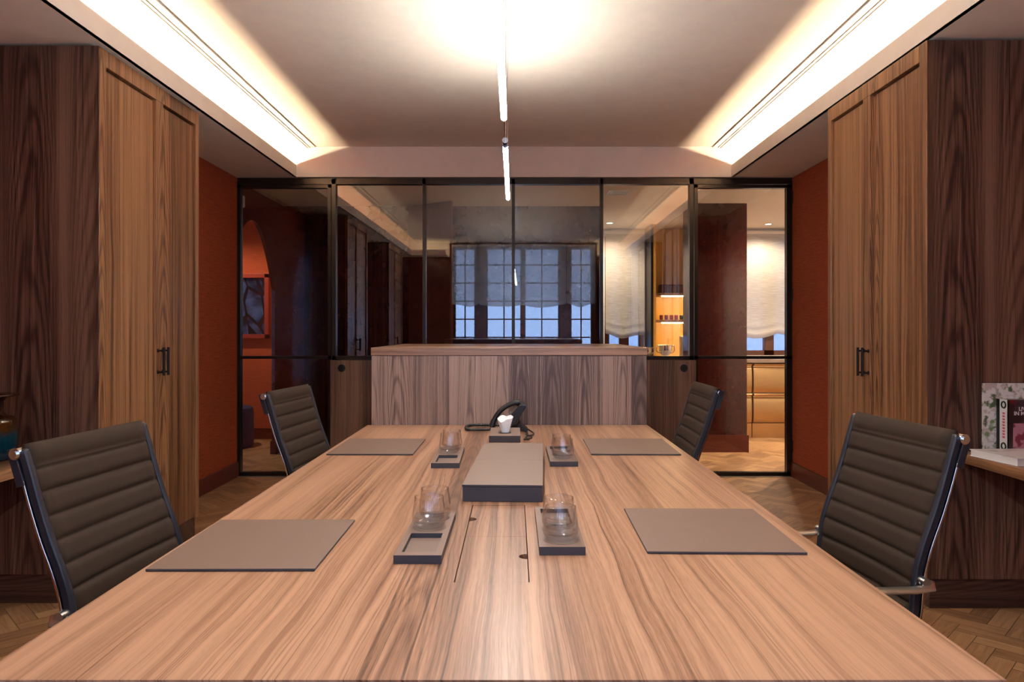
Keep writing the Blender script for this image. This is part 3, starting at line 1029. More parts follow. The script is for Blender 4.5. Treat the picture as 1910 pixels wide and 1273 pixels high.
# chair poses: middle of the top of the back, direction from the near to the far end of the back
def place(root, cx, cy, dx, dy, left, label):
    # local +y = forward (towards the table); local x axis along the back
    fwd = Vector((dy, -dx)) if left else Vector((-dy, dx))
    fwd.normalize()
    rz = math.atan2(-fwd.x, fwd.y)
    if root is None:
        c = make_chair(label)
        c.location = (cx, cy, 0)
        c.rotation_euler = (0, 0, rz)
        return c
    return dup(root, (cx, cy, 0), rz, label)


ch = place(None, -1.012, 1.705, 0.034, 0.402, True, 'brown ribbed office chair at the near left of the table, beside the left wardrobe')
place(ch, 1.030, 1.908, -0.050, 0.428, False, 'brown ribbed office chair at the near right of the table, with polished armrest showing')
place(ch, -0.947, 3.005, 0.039, 0.373, True, 'brown ribbed office chair at the far left, in front of the left glass door')
place(ch, 0.845, 3.180, 0.0085, 0.469, False, 'brown ribbed office chair at the far right, in front of the right glass door')

# ------------------------------------------------------------------ things on the table
Z0 = TZ + 0.0004


def desk_pad(x0, x1, y0, y1, rz, label):
    cx, cy = (x0 + x1) / 2, (y0 + y1) / 2
    hx, hy = (x1 - x0) / 2, (y1 - y0) / 2
    o = obj('desk_pad', boxes((-hx, hx, -hy, hy, 0, 0.0055)), M['leather'], bevel=0.0012)
    o.location = (cx, cy, Z0)
    o.rotation_euler = (0, 0, rz)
    shade_sides(o, M['leather_shade'])
    tag(o, label, 'desk pad', 'taupe leather desk pads')


desk_pad(-0.722, -0.392, 1.395, 1.760, 0.008, 'taupe leather desk pad in front of the near left chair')
desk_pad(0.283, 0.618, 1.502, 1.870, -0.02, 'taupe leather desk pad in front of the near right chair')
desk_pad(-0.712, -0.385, 2.70, 3.086, -0.0, 'taupe leather desk pad in front of the far left chair')
desk_pad(0.292, 0.632, 2.70, 3.086, -0.015, 'taupe leather desk pad in front of the far right chair')


def make_tray(label):
    """leather coaster tray: one rectangular recess at the -y end, two round ones behind"""
    t = thing('coaster_tray', label, 'tray', (0, 0, 0), group='leather coaster trays')
    hw, hl, h = 0.0485, 0.172, 0.0175
    bm = boxes((-hw, hw, -hl, hl, 0, 0.006))
    # top plate with a real rectangular hole
    rx0, rx1, ry0, ry1 = -0.035, 0.035, -hl + 0.022, -hl + 0.158
    for b in ((-hw, rx0, -hl, hl), (rx1, hw, -hl, hl), (rx0, rx1, -hl, ry0), (rx0, rx1, ry1, hl)):
        mbox(bm, *b, 0.0055, h)
    shade_sides(obj('tray_body', bm, M['leather'], t), M['leather_shade'])
    obj('recess_mat', boxes((rx0, rx1, ry0, ry1, 0.006, 0.0068)), M['leather_in'], t)
    for yy in (0.035, 0.119):
        bm = bmesh.new()
        ring = [(0.0385 * math.cos(2 * PI * k / 36), yy + 0.0385 * math.sin(2 * PI * k / 36)) for k in range(36)]
        mprism(bm, ring, 'z', h - 0.001, h + 0.0006)
        obj('round_mat', bm, M['leather_in'], t, smooth=SM)
    return t


tr = make_tray('taupe leather coaster tray near left, empty slot towards the viewer')
tr.location = (-0.196, 1.612, Z0)
dup(tr, (0.100, 1.668, Z0), PI, 'taupe leather coaster tray near right, beside the cable hatch, glasses at its near end')
dup(tr, (-0.2415, 2.618, Z0), 0.02, 'taupe leather coaster tray far left, empty slot towards the viewer')
dup(tr, (0.1715, 2.648, Z0), PI, 'taupe leather coaster tray far right, glasses at its near end')

TUM = [(0, 0.0), (0.024, 0.0), (0.030, 0.002), (0.0355, 0.008), (0.0392, 0.017), (0.0392, 0.024), (0.0372, 0.042), (0.0345, 0.060), (0.0330, 0.0715), (0.0322, 0.0722), (0.0315, 0.0715), (0.0330, 0.060), (0.0356, 0.042), (0.0374, 0.025), (0.0368, 0.018), (0.030, 0.0125), (0.015, 0.0108), (0, 0.0105)]
bm = bmesh.new()
mlathe(bm, TUM, seg=48)
gl_o = obj('water_glass', bm, M['glass_wall'], smooth=True)
gl_o.data.materials.append(M['glass_base'])
for p in gl_o.data.polygons:
    if max(gl_o.data.vertices[v].co.z for v in p.vertices) < 0.0186:
        p.material_index = 1
gl = tag(gl_o, 'clear tumbler', 'glass', 'tumblers on the coaster trays')
gz = Z0 + 0.0175 + 0.0009
first = True
for x, y, lab in ((-0.197, 1.645, 'clear tumbler on the near left tray, next to the empty slot'), (-0.193, 1.731, 'clear tumbler at the far end of the near left tray'),
                  (0.100, 1.552, 'clear tumbler at the near end of the near right tray'), (0.101, 1.636, 'clear tumbler second from the viewer on the near right tray'),
                  (-0.242, 2.655, 'clear tumbler on the far left tray, next to the empty slot'), (-0.240, 2.739, 'clear tumbler at the far end of the far left tray'),
                  (0.1715, 2.530, 'clear tumbler at the near end of the far right tray'), (0.172, 2.615, 'clear tumbler second from the viewer on the far right tray')):
    o = gl if first else gl.copy()
    if not first:
        COL.objects.link(o)
    first = False
    o.location = (x, y, gz)
    o['label'] = lab

# long leather box
bx = thing('document_box', 'long taupe leather box lying in the middle of the table', 'box', (-0.019, 2.331, Z0))
bw, bl, bh = 0.110, 0.367, 0.047
o1 = Vector((-0.019, 2.331, Z0))
for nm, a in (('box_base', (-bw, bw, -bl, bl, 0, bh - 0.0075)), ('lid', (-bw - 0.0015, bw + 0.0015, -bl - 0.0015, 0.016, bh - 0.006, bh)), ('lid', (-bw - 0.0015, bw + 0.0015, 0.017, bl + 0.0015, bh - 0.006, bh))):
    bm = boxes(a)
    bmesh.ops.translate(bm, vec=o1, verts=bm.verts)
    shade_sides(obj(nm, bm, M['leather'], bx, bevel=0.001), M['leather_shade'])
obj('lid_gap', boxes((o1.x - bw + 0.002, o1.x + bw - 0.002, o1.y - bl + 0.002, o1.y + bl - 0.002, Z0 + bh - 0.0076, Z0 + bh - 0.0059)), M['navy'], bx)
bx.rotation_euler = (0, 0, -0.040)

# tissue box and its tissue
tb = thing('tissue_box', 'small taupe leather tissue box in front of the black telephone', 'tissue box', (-0.042, 3.142, Z0))
c = Vector((-0.042, 3.142, Z0))
bm = boxes((-0.0665, 0.0665, -0.130, 0.130, 0, 0.028))
bmesh.ops.translate(bm, vec=c, verts=bm.verts)
shade_sides(obj('box_body', bm, M['leather'], tb, bevel=0.001), M['leather_shade'])
bm = bmesh.new()
ov = [(0.027 * math.cos(2 * PI * k / 28), 0.043 * math.sin(2 * PI * k / 28) - 0.03) for k in range(28)]
mprism(bm, ov, 'z', 0.0275, 0.0288)
bmesh.ops.translate(bm, vec=c, verts=bm.verts)
obj('slot', bm, M['black'], tb)
bm = bmesh.new()
n, mlev = 48, 12
rings = []
for k in range(mlev + 1):
    f = k / mlev
    rg = []
    for j in range(n):
        a = 2 * PI * j / n
        rx = 0.014 + 0.016 * f ** 0.8
        ry = 0.010 + 0.006 * f
        fold = 1 + 0.22 * math.sin(3 * a + 1.2 * f) * f + 0.10 * math.sin(7 * a + 2) * f
        top = 0.020 * math.sin(a + 0.5) * f * f + 0.006 * math.sin(4 * a) * f
        rg.append(bm.verts.new((0.001 - 0.004 * f + rx * fold * math.cos(a), -0.03 + ry * fold * math.sin(a), 0.022 + 0.068 * f + top * 0.6)))
    rings.append(rg)
for A, B in zip(rings, rings[1:]):
    for j in range(n):
        bm.faces.new((A[j], A[(j + 1) % n], B[(j + 1) % n], B[j]))
tip = bm.verts.new((0.0, -0.03, 0.078))
for j in range(n):
    bm.faces.new((rings[-1][j], rings[-1][(j + 1) % n], tip))
bmesh.ops.translate(bm, vec=c, verts=bm.verts)
obj('tissue', bm, M['paper'], tb, smooth=math.radians(25), label='crumpled white paper tissue')

# desk telephone seen from the side
ph = thing('desk_phone', 'black desk telephone on a tilted stand against the bar front', 'telephone', (0.0, 3.40, Z0))
yb = 3.40
# profile polygons in (x, z above the table), extruded along y
body = [(-0.069, 0.022), (-0.060, 0.014), (-0.018, 0.017), (0.018, 0.059), (0.0536, 0.1155), (0.051, 0.126), (0.0265, 0.130), (-0.005, 0.096), (-0.040, 0.056)]
bm = bmesh.new()
mprism(bm, [(x, Z0 + z) for x, z in body], 'y', yb - 0.085, yb + 0.085)
obj('body', bm, M['plastic'], ph, bevel=0.004)
stand = [(-0.045, 0.0), (0.062, 0.0), (0.060, 0.006), (0.034, 0.024), (0.022, 0.048), (0.008, 0.020)]
bm = bmesh.new()
mprism(bm, [(x, Z0 + z) for x, z in stand], 'y', yb - 0.06, yb + 0.06)
obj('stand', bm, M['plastic'], ph, bevel=0.002)
keys = bmesh.new()
for a in range(4):
    for b in range(3):
        t = 0.2 + 0.11 * a
        bxx = -0.069 + 0.0955 * t
        bz = 0.022 + 0.108 * t
        nx, nz = -0.749, 0.662
        vs = mbox(keys, -0.0015, 0.0025, -0.006, 0.006, -0.004, 0.004)
        bmesh.ops.rotate(keys, cent=(0, 0, 0), matrix=Matrix.Rotation(math.atan2(0.0955, 0.108), 3, 'Y'), verts=vs)
        bmesh.ops.translate(keys, vec=(bxx + nx * 0.001, yb + 0.005 + 0.022 * b, Z0 + bz + nz * 0.001), verts=vs)
obj('keypad', keys, M['alu'], ph)
# handset: arched bar with two swollen ends, lying along the front-left edge of the body
hp = []
hr = []
for k in range(17):
    f = k / 16
    x = -0.108 + (0.024 + 0.108) * f
    z = 0.026 + (0.143 - 0.026) * f
    arch = 0.026 * math.sin(PI * f)
    nx, nz = -0.71, 0.70
    e = max(0, 1 - min(f, 1 - f) / 0.16)
    hp.append((x + nx * arch, yb - 0.055, Z0 + z + nz * arch - (0.006 if e > 0.4 else 0)))
    hr.append(0.0140 + 0.0055 * e ** 0.7 * (1 if 0.02 < f < 0.98 else 0.75))
bm = bmesh.new()
mtube(bm, hp, hr, 14, 0.85)
hs = obj('handset', bm, M['plastic'], ph, smooth=SM)
bm = bmesh.new()
pts = []
for k in range(60):
    f = k / 59
    a = 0.15 * PI + 1.7 * PI * f
    pts.append((-0.165 + 0.060 * math.cos(a) if True else 0, 3.42 + 0.075 * math.sin(a), Z0 + 0.0095))
pts = [(-0.105, yb - 0.055, Z0 + 0.012)] + [(-0.13, 3.335, Z0 + 0.0095)] + [(-0.225 + 0.03 * (1 - math.cos(2 * PI * k / 12)) * 0, 3.34 + 0.14 * k / 12, Z0 + 0.0095) for k in range(0)] + [(-0.20, 3.335, Z0 + 0.0095), (-0.225, 3.36, Z0 + 0.0095), (-0.232, 3.42, Z0 + 0.0095), (-0.225, 3.48, Z0 + 0.0095), (-0.19, 3.505, Z0 + 0.0095), (-0.10, 3.50, Z0 + 0.0095), (-0.03, 3.48, Z0 + 0.0095)]


def smooth_path(p, m=8):
    p = [Vector(q) for q in p]
    out = []
    for k in range(len(p) - 1):
        a, b, c_, d = p[max(k - 1, 0)], p[k], p[k + 1], p[min(k + 2, len(p) - 1)]
        for s in range(m):
            t = s / m
            out.append(0.5 * (2 * b + (c_ - a) * t + (2 * a - 5 * b + 4 * c_ - d) * t * t + (3 * b - a - 3 * c_ + d) * t ** 3))
    out.append(p[-1])
    return out


sp = smooth_path(pts, 30)
mtube(bm, sp, [0.0068 + 0.0014 * math.sin(k * 1.9) for k in range(len(sp))], 8)
obj('cord', bm, M['plastic'], ph, smooth=True, label='coiled black handset cord')
bm = bmesh.new()
mtube(bm, smooth_path([(0.05, 3.40, Z0 + 0.01), (0.085, 3.27, Z0 + 0.004), (0.075, 3.19, Z0 + 0.005), (0.055, 3.15, Z0 + 0.009), (0.048, 3.10, Z0 + 0.004), (0.062, 3.07, Z0 + 0.004)], 10), 0.0035, 8)
mtube(bm, smooth_path([(0.03, 3.40, Z0 + 0.01), (0.06, 3.25, Z0 + 0.004), (0.050, 3.17, Z0 + 0.012), (0.075, 3.12, Z0 + 0.004), (0.04, 3.07, Z0 + 0.004)], 10), 0.003, 8)
obj('cable', bm, M['plastic'], ph, smooth=True)

# ------------------------------------------------------------------ pendant lamp over the table
RZ, RX = EYE + 0.755, -0.038
pen = thing('pendant_lamp', 'slim glowing tube pendant hung on thin wires over the table', 'lamp', (RX, 2.2, RZ))


def rod(y0, y1):
    bm = bmesh.new()
    mcyl(bm, (RX, y0, RZ), (RX, y1, RZ), 0.0105, 18)
    r = obj('light_tube', bm, M['rod'], pen, smooth=SM)
    bm = bmesh.new()
    for a, b, rr in ((y0 - 0.075, y0 - 0.060, 0.0115), (y0 - 0.014, y0, 0.0115)):
        mcyl(bm, (RX, a, RZ), (RX, b, RZ), rr, 18)
    obj('end_cap', bm, M['chrome'], r, smooth=SM)
    bm = bmesh.new()
    mcyl(bm, (RX, y0 - 0.061, RZ), (RX, y0 - 0.012, RZ), 0.0098, 18)
    obj('collar', bm, M['black'], r, smooth=SM)
    # the tube's own optics: a beam up to the ceiling and a wide one down to the table
    for nm, dz, rx, en, sp in (('up_light', 0.0115, PI, UP_W, 1.75), ('down_light', -0.0115, 0.0, DOWN_W, 2.7)):
        l = bpy.data.lights.new(nm, 'AREA')
        l.shape = 'RECTANGLE'
        l.size, l.size_y = 0.012, y1 - y0
        l.energy = en * (y1 - y0)
        l.color = (1.0, 0.93, 0.84)
        l.spread = sp
        o = bpy.data.objects.new(nm, l)
        o.location = (0, (y0 + y1) / 2 - 2.2, dz)
        o.rotation_euler = (rx, 0, 0)
        o.parent = pen
        COL.objects.link(o)


rod(0.25, 2.53)
rod(2.90, 4.06)
bm = bmesh.new()
for y in (0.6, 2.40, 3.02, 3.86):
    mcyl(bm, (RX, y, RZ), (RX, y, ZC - 0.012), 0.0011, 8)
mcyl(bm, (RX, 2.52, RZ), (RX, 2.85, RZ), 0.002, 8)
obj('wire', bm, M['alu'], pen)
obj('canopy', boxes((RX + 0.002, RX + 0.045, 1.2, 3.86, ZC - 0.022, ZC)), M['white'], pen, bevel=0.002)

# ------------------------------------------------------------------ shelf things, right
RSZ = 0.6824
bk = thing('book', 'large white book lying flat on the right shelf', 'book', (2.08, 2.85, RSZ))


def quad_book(p, z0, z1, inset):
    q = []
    cx = sum(a for a, b in p) / 4
    cy = sum(b for a, b in p) / 4
    for a, b in p:
        d = Vector((cx - a, cy - b)).normalized() * inset
        q.append((a + d.x, b + d.y))
    bm = bmesh.new()
    mprism(bm, q, 'z', z0, z1)
    return bm


fp = [(1.924, 2.735), (2.23, 2.765), (2.20, 2.975), (1.888, 2.965)]
M['flatcover'] = splat('white_cover_with_grey_photo', (0.80, 0.76, 0.74), [(0.16, 0.14, 0.13), (0.62, 0.55, 0.52)], 7.0, 0.60)
obj('pages', quad_book(fp, RSZ + 0.003, RSZ + 0.025, 0.004), M['pages'], bk)
obj('cover', quad_book(fp, RSZ + 0.025, RSZ + 0.0285, 0.0), M['flatcover'], bk)
obj('back_cover', quad_book(fp, RSZ, RSZ + 0.003, 0.0), M['white'], bk)

# standing books
M['botanic'] = splat('botanical_cover', (0.80, 0.78, 0.74), [(0.20, 0.26, 0.10), (0.42, 0.42, 0.36), (0.10, 0.13, 0.06), (0.60, 0.50, 0.46)], 16.0, 0.55)
b1 = thing('book', 'tall pale book with botanical cover standing against the walnut panel', 'book', (2.08, 3.06, RSZ))
y0 = 3.052
obj('cover', boxes((2.0100, 2.26, y0, y0 + 0.003, RSZ, 0.976)), M['botanic'], b1)
obj('pages', boxes((2.0150, 2.255, y0 + 0.003, y0 + 0.018, RSZ + 0.003, 0.972)), M['pages'], b1)
obj('back_cover', boxes((2.0100, 2.26, y0 + 0.018, y0 + 0.021, RSZ, 0.976)), M['white'], b1)
obj('spine', boxes((2.0080, 2.0105, y0, y0 + 0.021, RSZ, 0.976)), M['botanic'], b1)


def txt(name, s, size, loc, rot, mat, parent, ext=0.0004, align='LEFT', bold=0.0):
    cu = bpy.data.curves.new(name, 'FONT')
    cu.body = s
    cu.size = size
    cu.extrude = ext
    cu.offset = bold
    cu.align_x = align
    cu.materials.append(mat)
    o = bpy.data.objects.new(name, cu)
    COL.objects.link(o)
    o.parent = parent
    bpy.context.view_layer.update()
    me = bpy.data.meshes.new_from_object(o)
    me.materials.clear()
    me.materials.append(mat)
    bpy.data.objects.remove(o)
    bpy.data.curves.remove(cu)
    o = bpy.data.objects.new(name, me)
    COL.objects.link(o)
    o.parent = parent
    o.location = Vector(loc) - base_loc(parent)
    o.rotation_euler = rot
    return o


txt('title_text', 'D', 0.016, (2.205, y0 - 0.0006, 0.945), (PI / 2, 0, 0), M['black'], b1)
txt('title_text', 'MA', 0.013, (2.196, y0 - 0.0006, 0.927), (PI / 2, 0, 0), M['black'], b1)

# dark red cover book with pale spine; a slim dark one behind it
M['darkred'] = splat('dark_red_photo_cover', (0.015, 0.012, 0.013), [(0.16, 0.010, 0.012), (0.05, 0.03, 0.04)], 9.0, 0.52)
M['pinkpic'] = splat('pink_photo', (0.45, 0.20, 0.26), [(0.30, 0.06, 0.11), (0.16, 0.02, 0.04)], 14.0, 0.5)
M['pinktext'] = plain('pink_ink', (0.6, 0.08, 0.16), 0.5)
zt2 = 0.913
b2 = thing('book', 'slim black-spined book standing between the pale book and the red one', 'book', (2.10, 3.04, RSZ))
obj('block', boxes((2.0600, 2.25, 3.034, 3.050, RSZ + 0.002, zt2 - 0.003)), M['pages'], b2)
obj('spine', boxes((2.0565, 2.0600, 3.032, 3.051, RSZ, zt2 - 0.001)), M['black'], b2)
obj('cover', boxes((2.0565, 2.254, 3.031, 3.034, RSZ, zt2 - 0.001)), M['black'], b2)
b3 = thing('book', 'thick dark red book with white lettering and a pale spine, front of the standing books', 'book', (2.10, 3.0, RSZ))
obj('block', boxes((2.0660, 2.25, 2.984, 3.028, RSZ + 0.002, zt2 - 0.003)), M['pages'], b3)
obj('spine', boxes((2.0565, 2.0600, 2.980, 3.0305, RSZ, zt2)), M['pages'], b3)
obj('cover', boxes((2.0565, 2.254, 2.980, 2.984, RSZ, zt2)), M['darkred'], b3)
obj('picture', boxes((2.0780, 2.24, 2.9792, 2.9802, RSZ + 0.012, 0.815)), M['pinkpic'], b3)
txt('title_text', 'LIV', 0.022, (2.101, 2.9792, 0.868), (PI / 2, 0, 0), M['white'], b3, bold=0.0005)
txt('title_text', 'IN M', 0.022, (2.081, 2.9792, 0.849), (PI / 2, 0, 0), M['white'], b3, bold=0.0005)
bm = bmesh.new()
for zz in (0.89, 0.716):
    ring = mtube(bm, [(2.0560, 3.005 + 0.013 * math.cos(2 * PI * k / 20), zz + 0.013 * math.sin(2 * PI * k / 20)) for k in range(20)], 0.0035, 8, closed=True, up=(1, 0, 0))
obj('spine_emblem', bm, M['black'], b3)
bm = bmesh.new()
for k in range(9):
    mbox(bm, 2.0556, 2.0566, 2.998, 3.012, 0.750 + 0.0125 * k, 0.758 + 0.0125 * k)
obj('spine_text', bm, M['pinktext'], b3)

# glass vase, left shelf
g = G('amber_to_teal_glass')
X, Y, Z = g.obj_axes()
f = g.math('ADD', g.math('MULTIPLY', Z, 5.0), g.math('MULTIPLY', g.noise(g.xyz(X, Y, Z), 18.0, 2.0), 0.25))
colr = g.ramp(f, [(0.28, (0.002, 0.022, 0.045)), (0.62, (0.003, 0.05, 0.075)), (0.75, (0.07, 0.024, 0.004)), (1.0, (0.035, 0.010, 0.003))])
g.t.links.new(colr, g.b.inputs['Base Color'])
g.b.inputs['Roughness'].default_value = 0.05
g.b.inputs['Transmission Weight'].default_value = 0.4
g.b.inputs['IOR'].default_value = 1.45
bm = bmesh.new()
mlathe(bm, [(0, 0), (0.075, 0), (0.092, 0.006), (0.096, 0.03), (0.097, 0.12), (0.094, 0.160), (0.085, 0.172), (0.060, 0.178), (0.050, 0.19), (0.050, 0.236), (0.062, 0.250), (0.102, 0.257), (0.102, 0.264), (0.055, 0.259), (0.043, 0.236), (0.043, 0.19), (0.055, 0.172), (0.080, 0.166), (0.087, 0.155), (0.090, 0.12), (0.089, 0.03), (0.083, 0.016), (0, 0.014)], seg=48)
vz = obj('vase', bm, g.m, smooth=True)
vz.location = (-2.105, 2.86, 0.6824)
tag(vz, 'amber and teal glass vase with flat lip on the left shelf', 'vase')

# ------------------------------------------------------------------ beyond the glass: things
pf = thing('picture', 'framed dark blue artwork in a red frame on the orange wall', 'picture', (-3.03, 7.93, 1.105))
px0, px1, pz0, pz1 = -3.36, -2.72, 1.12, 1.835
obj('frame', boxes((px0, px0 + 0.045, 7.89, 7.948, pz0, pz1), (px1 - 0.045, px1, 7.89, 7.948, pz0, pz1), (px0, px1, 7.89, 7.948, pz0, pz0 + 0.045), (px0, px1, 7.89, 7.948, pz1 - 0.045, pz1)), M['frame_red'], pf, bevel=0.002)
g = G('abstract_dark_blue_print')
X, Y, Z = g.obj_axes()
vo = g.n('ShaderNodeTexVoronoi', feature='DISTANCE_TO_EDGE')
g.put(vo.inputs['Vector'], g.xyz(g.math('ADD', X, g.math('MULTIPLY', Z, 0.3)), g.math('MULTIPLY', Z, 0.45), 0.0))
vo.inputs['Scale'].default_value = 7.0
bl = g.noise(g.xyz(X, 0.0, g.math('MULTIPLY', Z, 2.0)), 4.0, 3.0)
cc = g.ramp(bl, [(0.40, (0.008, 0.012, 0.035)), (0.62, (0.06, 0.10, 0.26))])
g.t.links.new(g.mix(g.math('LESS_THAN', vo.outputs['Distance'], 0.07), cc, (0.006, 0.006, 0.01, 1)), g.b.inputs['Base Color'])
g.b.inputs['Roughness'].default_value = 0.15
obj('print', boxes((px0 + 0.04, px1 - 0.04, 7.925, 7.94, pz0 + 0.04, pz1 - 0.04)), g.m, pf)
bm = bmesh.new()
mlathe(bm, [(0, 0), (0.25, 0), (0.262, 0.012), (0.265, 0.06), (0.265, 0.37), (0.255, 0.402), (0.235, 0.412), (0, 0.418)], (0, 0, 0), 40)
pouf = obj('pouf', bm, M['blue'], smooth=SM)
pouf.location = (-2.99, 7.42, 0)
tag(pouf, 'round blue velvet pouf beneath the framed artwork', 'pouf')
ds = thing('motion_sensor', 'small white motion sensor high beside the left glass door', 'sensor', (-2.31, 6.03, 2.25))
obj('housing', boxes((-2.339, -2.285, 6.0, 6.06, 2.245, 2.345)), M['white'], ds, bevel=0.008)
vt = thing('ceiling_vent', 'white grille vent in the ceiling beyond the glass', 'vent', (0.945, 6.52, ZS))
vx0, vx1, vy0, vy1 = 0.845, 1.045, 6.40, 6.66
obj('frame', boxes((vx0, vx0 + 0.018, vy0, vy1, ZS - 0.005, ZS), (vx1 - 0.018, vx1, vy0, vy1, ZS - 0.005, ZS), (vx0, vx1, vy0, vy0 + 0.03, ZS - 0.005, ZS), (vx0, vx1, vy1 - 0.03, vy1, ZS - 0.005, ZS)), M['white'], vt)
obj('backing', boxes((vx0 + 0.01, vx1 - 0.01, vy0 + 0.01, vy1 - 0.01, ZS - 0.0015, ZS - 0.0005)), M['black'], vt)
bm = bmesh.new()
for k in range(8):
    x = vx0 + 0.035 + k * (vx1 - vx0 - 0.07) / 7
    mbox(bm, x - 0.0015, x + 0.0015, vy0 + 0.03, vy1 - 0.03, ZS - 0.005, ZS - 0.0015)
obj('slats', bm, M['white'], vt)


def downlight(x, y, label, power):
    d = thing('downlight', label, 'lamp', (x, y, ZS))
    bm = bmesh.new()
    mlathe(bm, [(0.034, -0.001), (0.050, -0.001), (0.050, -0.006), (0.036, -0.006)], (x, y, ZS), 28)
    obj('ring', bm, M['white'], d, smooth=SM)
    bm = bmesh.new()
    mcyl(bm, (x, y, ZS - 0.001), (x, y, ZS - 0.004), 0.034, 24)
    obj('lens', bm, M['lamp'], d)
    l = bpy.data.lights.new('downlight_beam', 'SPOT')
    l.energy = power
    l.color = (1.0, 0.80, 0.58)
    l.spot_size = 2.6
    l.spot_blend = 0.7
    l.shadow_soft_size = 0.03
    o = bpy.data.objects.new('downlight_beam', l)
    o.location = (0, 0, -0.012)
    o.parent = d
    COL.objects.link(o)


downlight(PX(1433, 8.44), 8.44, 'recessed downlight over the kitchen, seen through the right glass door', 80)
downlight(PX(1137, 8.36), 8.36, 'recessed downlight near the left kitchen window', 80)
downlight(-3.1, 7.2, 'recessed downlight in the room behind the arch', 60)
downlight(2.9, 6.9, 'unseen downlight added beyond the right door to light the drawer fronts', 320)  # added out of view to light the bronze drawers from the front

# ajar maroon door leaf
dl = thing('door_leaf', 'dark maroon door leaf standing ajar from the maroon wall', 'door', (-1.05, 7.22, 0))
bm = bmesh.new()
mprism(bm, [(-1.07, 7.20), (-1.06, 7.235), (-0.60, 6.92), (-0.615, 6.885)], 'z', 0.01, ZS - 0.01)
obj('panel', bm, M['redbase'], dl)

# kitchen units, counter
un = thing('kitchen_unit', 'bronze steel two-drawer kitchen unit seen through the right glass door', 'cabinet', (2.96, 8.3, 0))


def kitchen_parts(un, x0, x1):
    yf = 8.0
    obj('carcass', boxes((x0 + 0.006, x1 - 0.006, yf + 0.03, KB - 0.03, 0.17, 0.845)), M['stone'], un)
    obj('plinth', boxes((x0 + 0.002, x1 - 0.002, yf + 0.02, KB - 0.05, 0.0, 0.165)), M['brassmetal'], un)
    for z0, z1 in ((0.175, 0.500), (0.510, 0.838)):
        bm = bmesh.new()
        prof = []
        m = 10
        for k in range(m + 1):
            f = k / m
            bulge = 0.016 * math.sin(PI * min(1, f * 1.0)) ** 0.5
            prof.append((yf + 0.018 - bulge, z0 + (z1 - z0 - 0.05) * f))
        prof += [(yf + 0.022, z1 - 0.045), (yf + 0.022, z1 - 0.03), (yf - 0.004, z1 - 0.024), (yf - 0.008, z1 - 0.010), (yf + 0.0, z1), (yf + 0.035, z1), (yf + 0.035, z0)]
        mprism(bm, prof, 'x', x0 + 0.012, x1 - 0.004)
        obj('drawer', bm, M['brassmetal'], un, smooth=math.radians(30))


kitchen_parts(un, 2.665, 3.265)
for x0 in (0.89, 1.49, 3.27):
    lab = {0.89: 'bronze steel kitchen unit below the left kitchen window', 1.49: 'bronze steel kitchen unit below the lit shelves', 3.27: 'bronze steel kitchen unit in the right kitchen corner'}[x0]
    u2 = thing('kitchen_unit', lab, 'cabinet', (x0 + 0.3, 8.3, 0))
    kitchen_parts(u2, x0, x0 + 0.595)
u3 = thing('kitchen_unit', 'bronze steel kitchen unit hidden by the maroon pier', 'cabinet', (2.38, 8.3, 0))
kitchen_parts(u3, 2.09, 2.66)
tag(obj('kitchen_worktop', boxes((0.88, 3.98, 7.98, KB - 0.002, 0.846, 0.885)), M['stone'], bevel=0.003), 'brown stone kitchen worktop under the windows and shelves', 'worktop')

# lit ochre shelf niche
nx0, nx1 = PX(1222, 8.5), 2.32
ni = thing('shelf_unit', 'lit ochre shelf niche beside the left kitchen window', 'shelf unit', ((nx0 + nx1) / 2, 8.65, 0.885))
NF = 8.45
obj('side_panel', boxes((nx0 - 0.06, nx0 - 0.03, NF, KB - 0.004, 0.886, ZS - 0.005)), M['black'], ni)
obj('side_panel', boxes((nx0 - 0.03, nx0, NF, KB - 0.004, 0.886, ZS - 0.005)), M['gold'], ni)
obj('side_panel', boxes((nx1, nx1 + 0.03, NF, KB - 0.004, 0.886, ZS - 0.005)), M['gold'], ni)
obj('back_panel', boxes((nx0, nx1, KB - 0.03, KB - 0.006, 0.886, ZS - 0.005)), M['gold'], ni)
for k in range(4):
    xa = nx0 + 0.19 + k * 0.14
    if xa + 0.135 < nx1:
        obj('wall_panel', boxes((xa, xa + 0.135, KB - 0.045, KB - 0.031, 1.685, ZS - 0.01)), M['goldpanel'], ni, bevel=0.002)
zsh = (PZ(550, 8.5), PZ(600, 8.5))
for zz in zsh:
    sh = obj('shelf', boxes((nx0 + 0.002, nx1 - 0.002, NF + 0.02, KB - 0.032, zz - 0.012, zz + 0.020)), M['shelf'], ni, bevel=0.002)
    obj('light_strip', boxes((nx0 + 0.08, nx1 - 0.05, NF + 0.05, NF + 0.075, zz - 0.022, zz - 0.0125)), M['ledk'], sh)

cup = None


def cups(zz, xs, mat, r, h, name, labf, group):
    first = None
    for k, x in enumerate(xs):
        if first is None:
            bm = bmesh.new()
            mlathe(bm, [(0, 0), (r * 0.7, 0), (r * 0.95, h * 0.25), (r, h * 0.6), (r * 0.96, h), (r * 0.88, h), (r * 0.9, h * 0.5), (r * 0.6, h * 0.12), (0, h * 0.1)], seg=24)
            mtube(bm, smooth_path([(r * 0.95, 0, h * 0.8), (r * 1.35, 0, h * 0.75), (r * 1.38, 0, h * 0.4), (r * 0.95, 0, h * 0.25)], 5), 0.004, 8)
            first = obj(name, bm, mat, smooth=SM)
            o = first
        else:
            o = first.copy()
            COL.objects.link(o)
        o.location = (x, 8.60, zz + 0.0205)
        o.rotation_euler = (0, 0, -1.2 - 0.5 * (k % 3))
        tag(o, labf(k), name.replace('_', ' ').split()[-1], group)


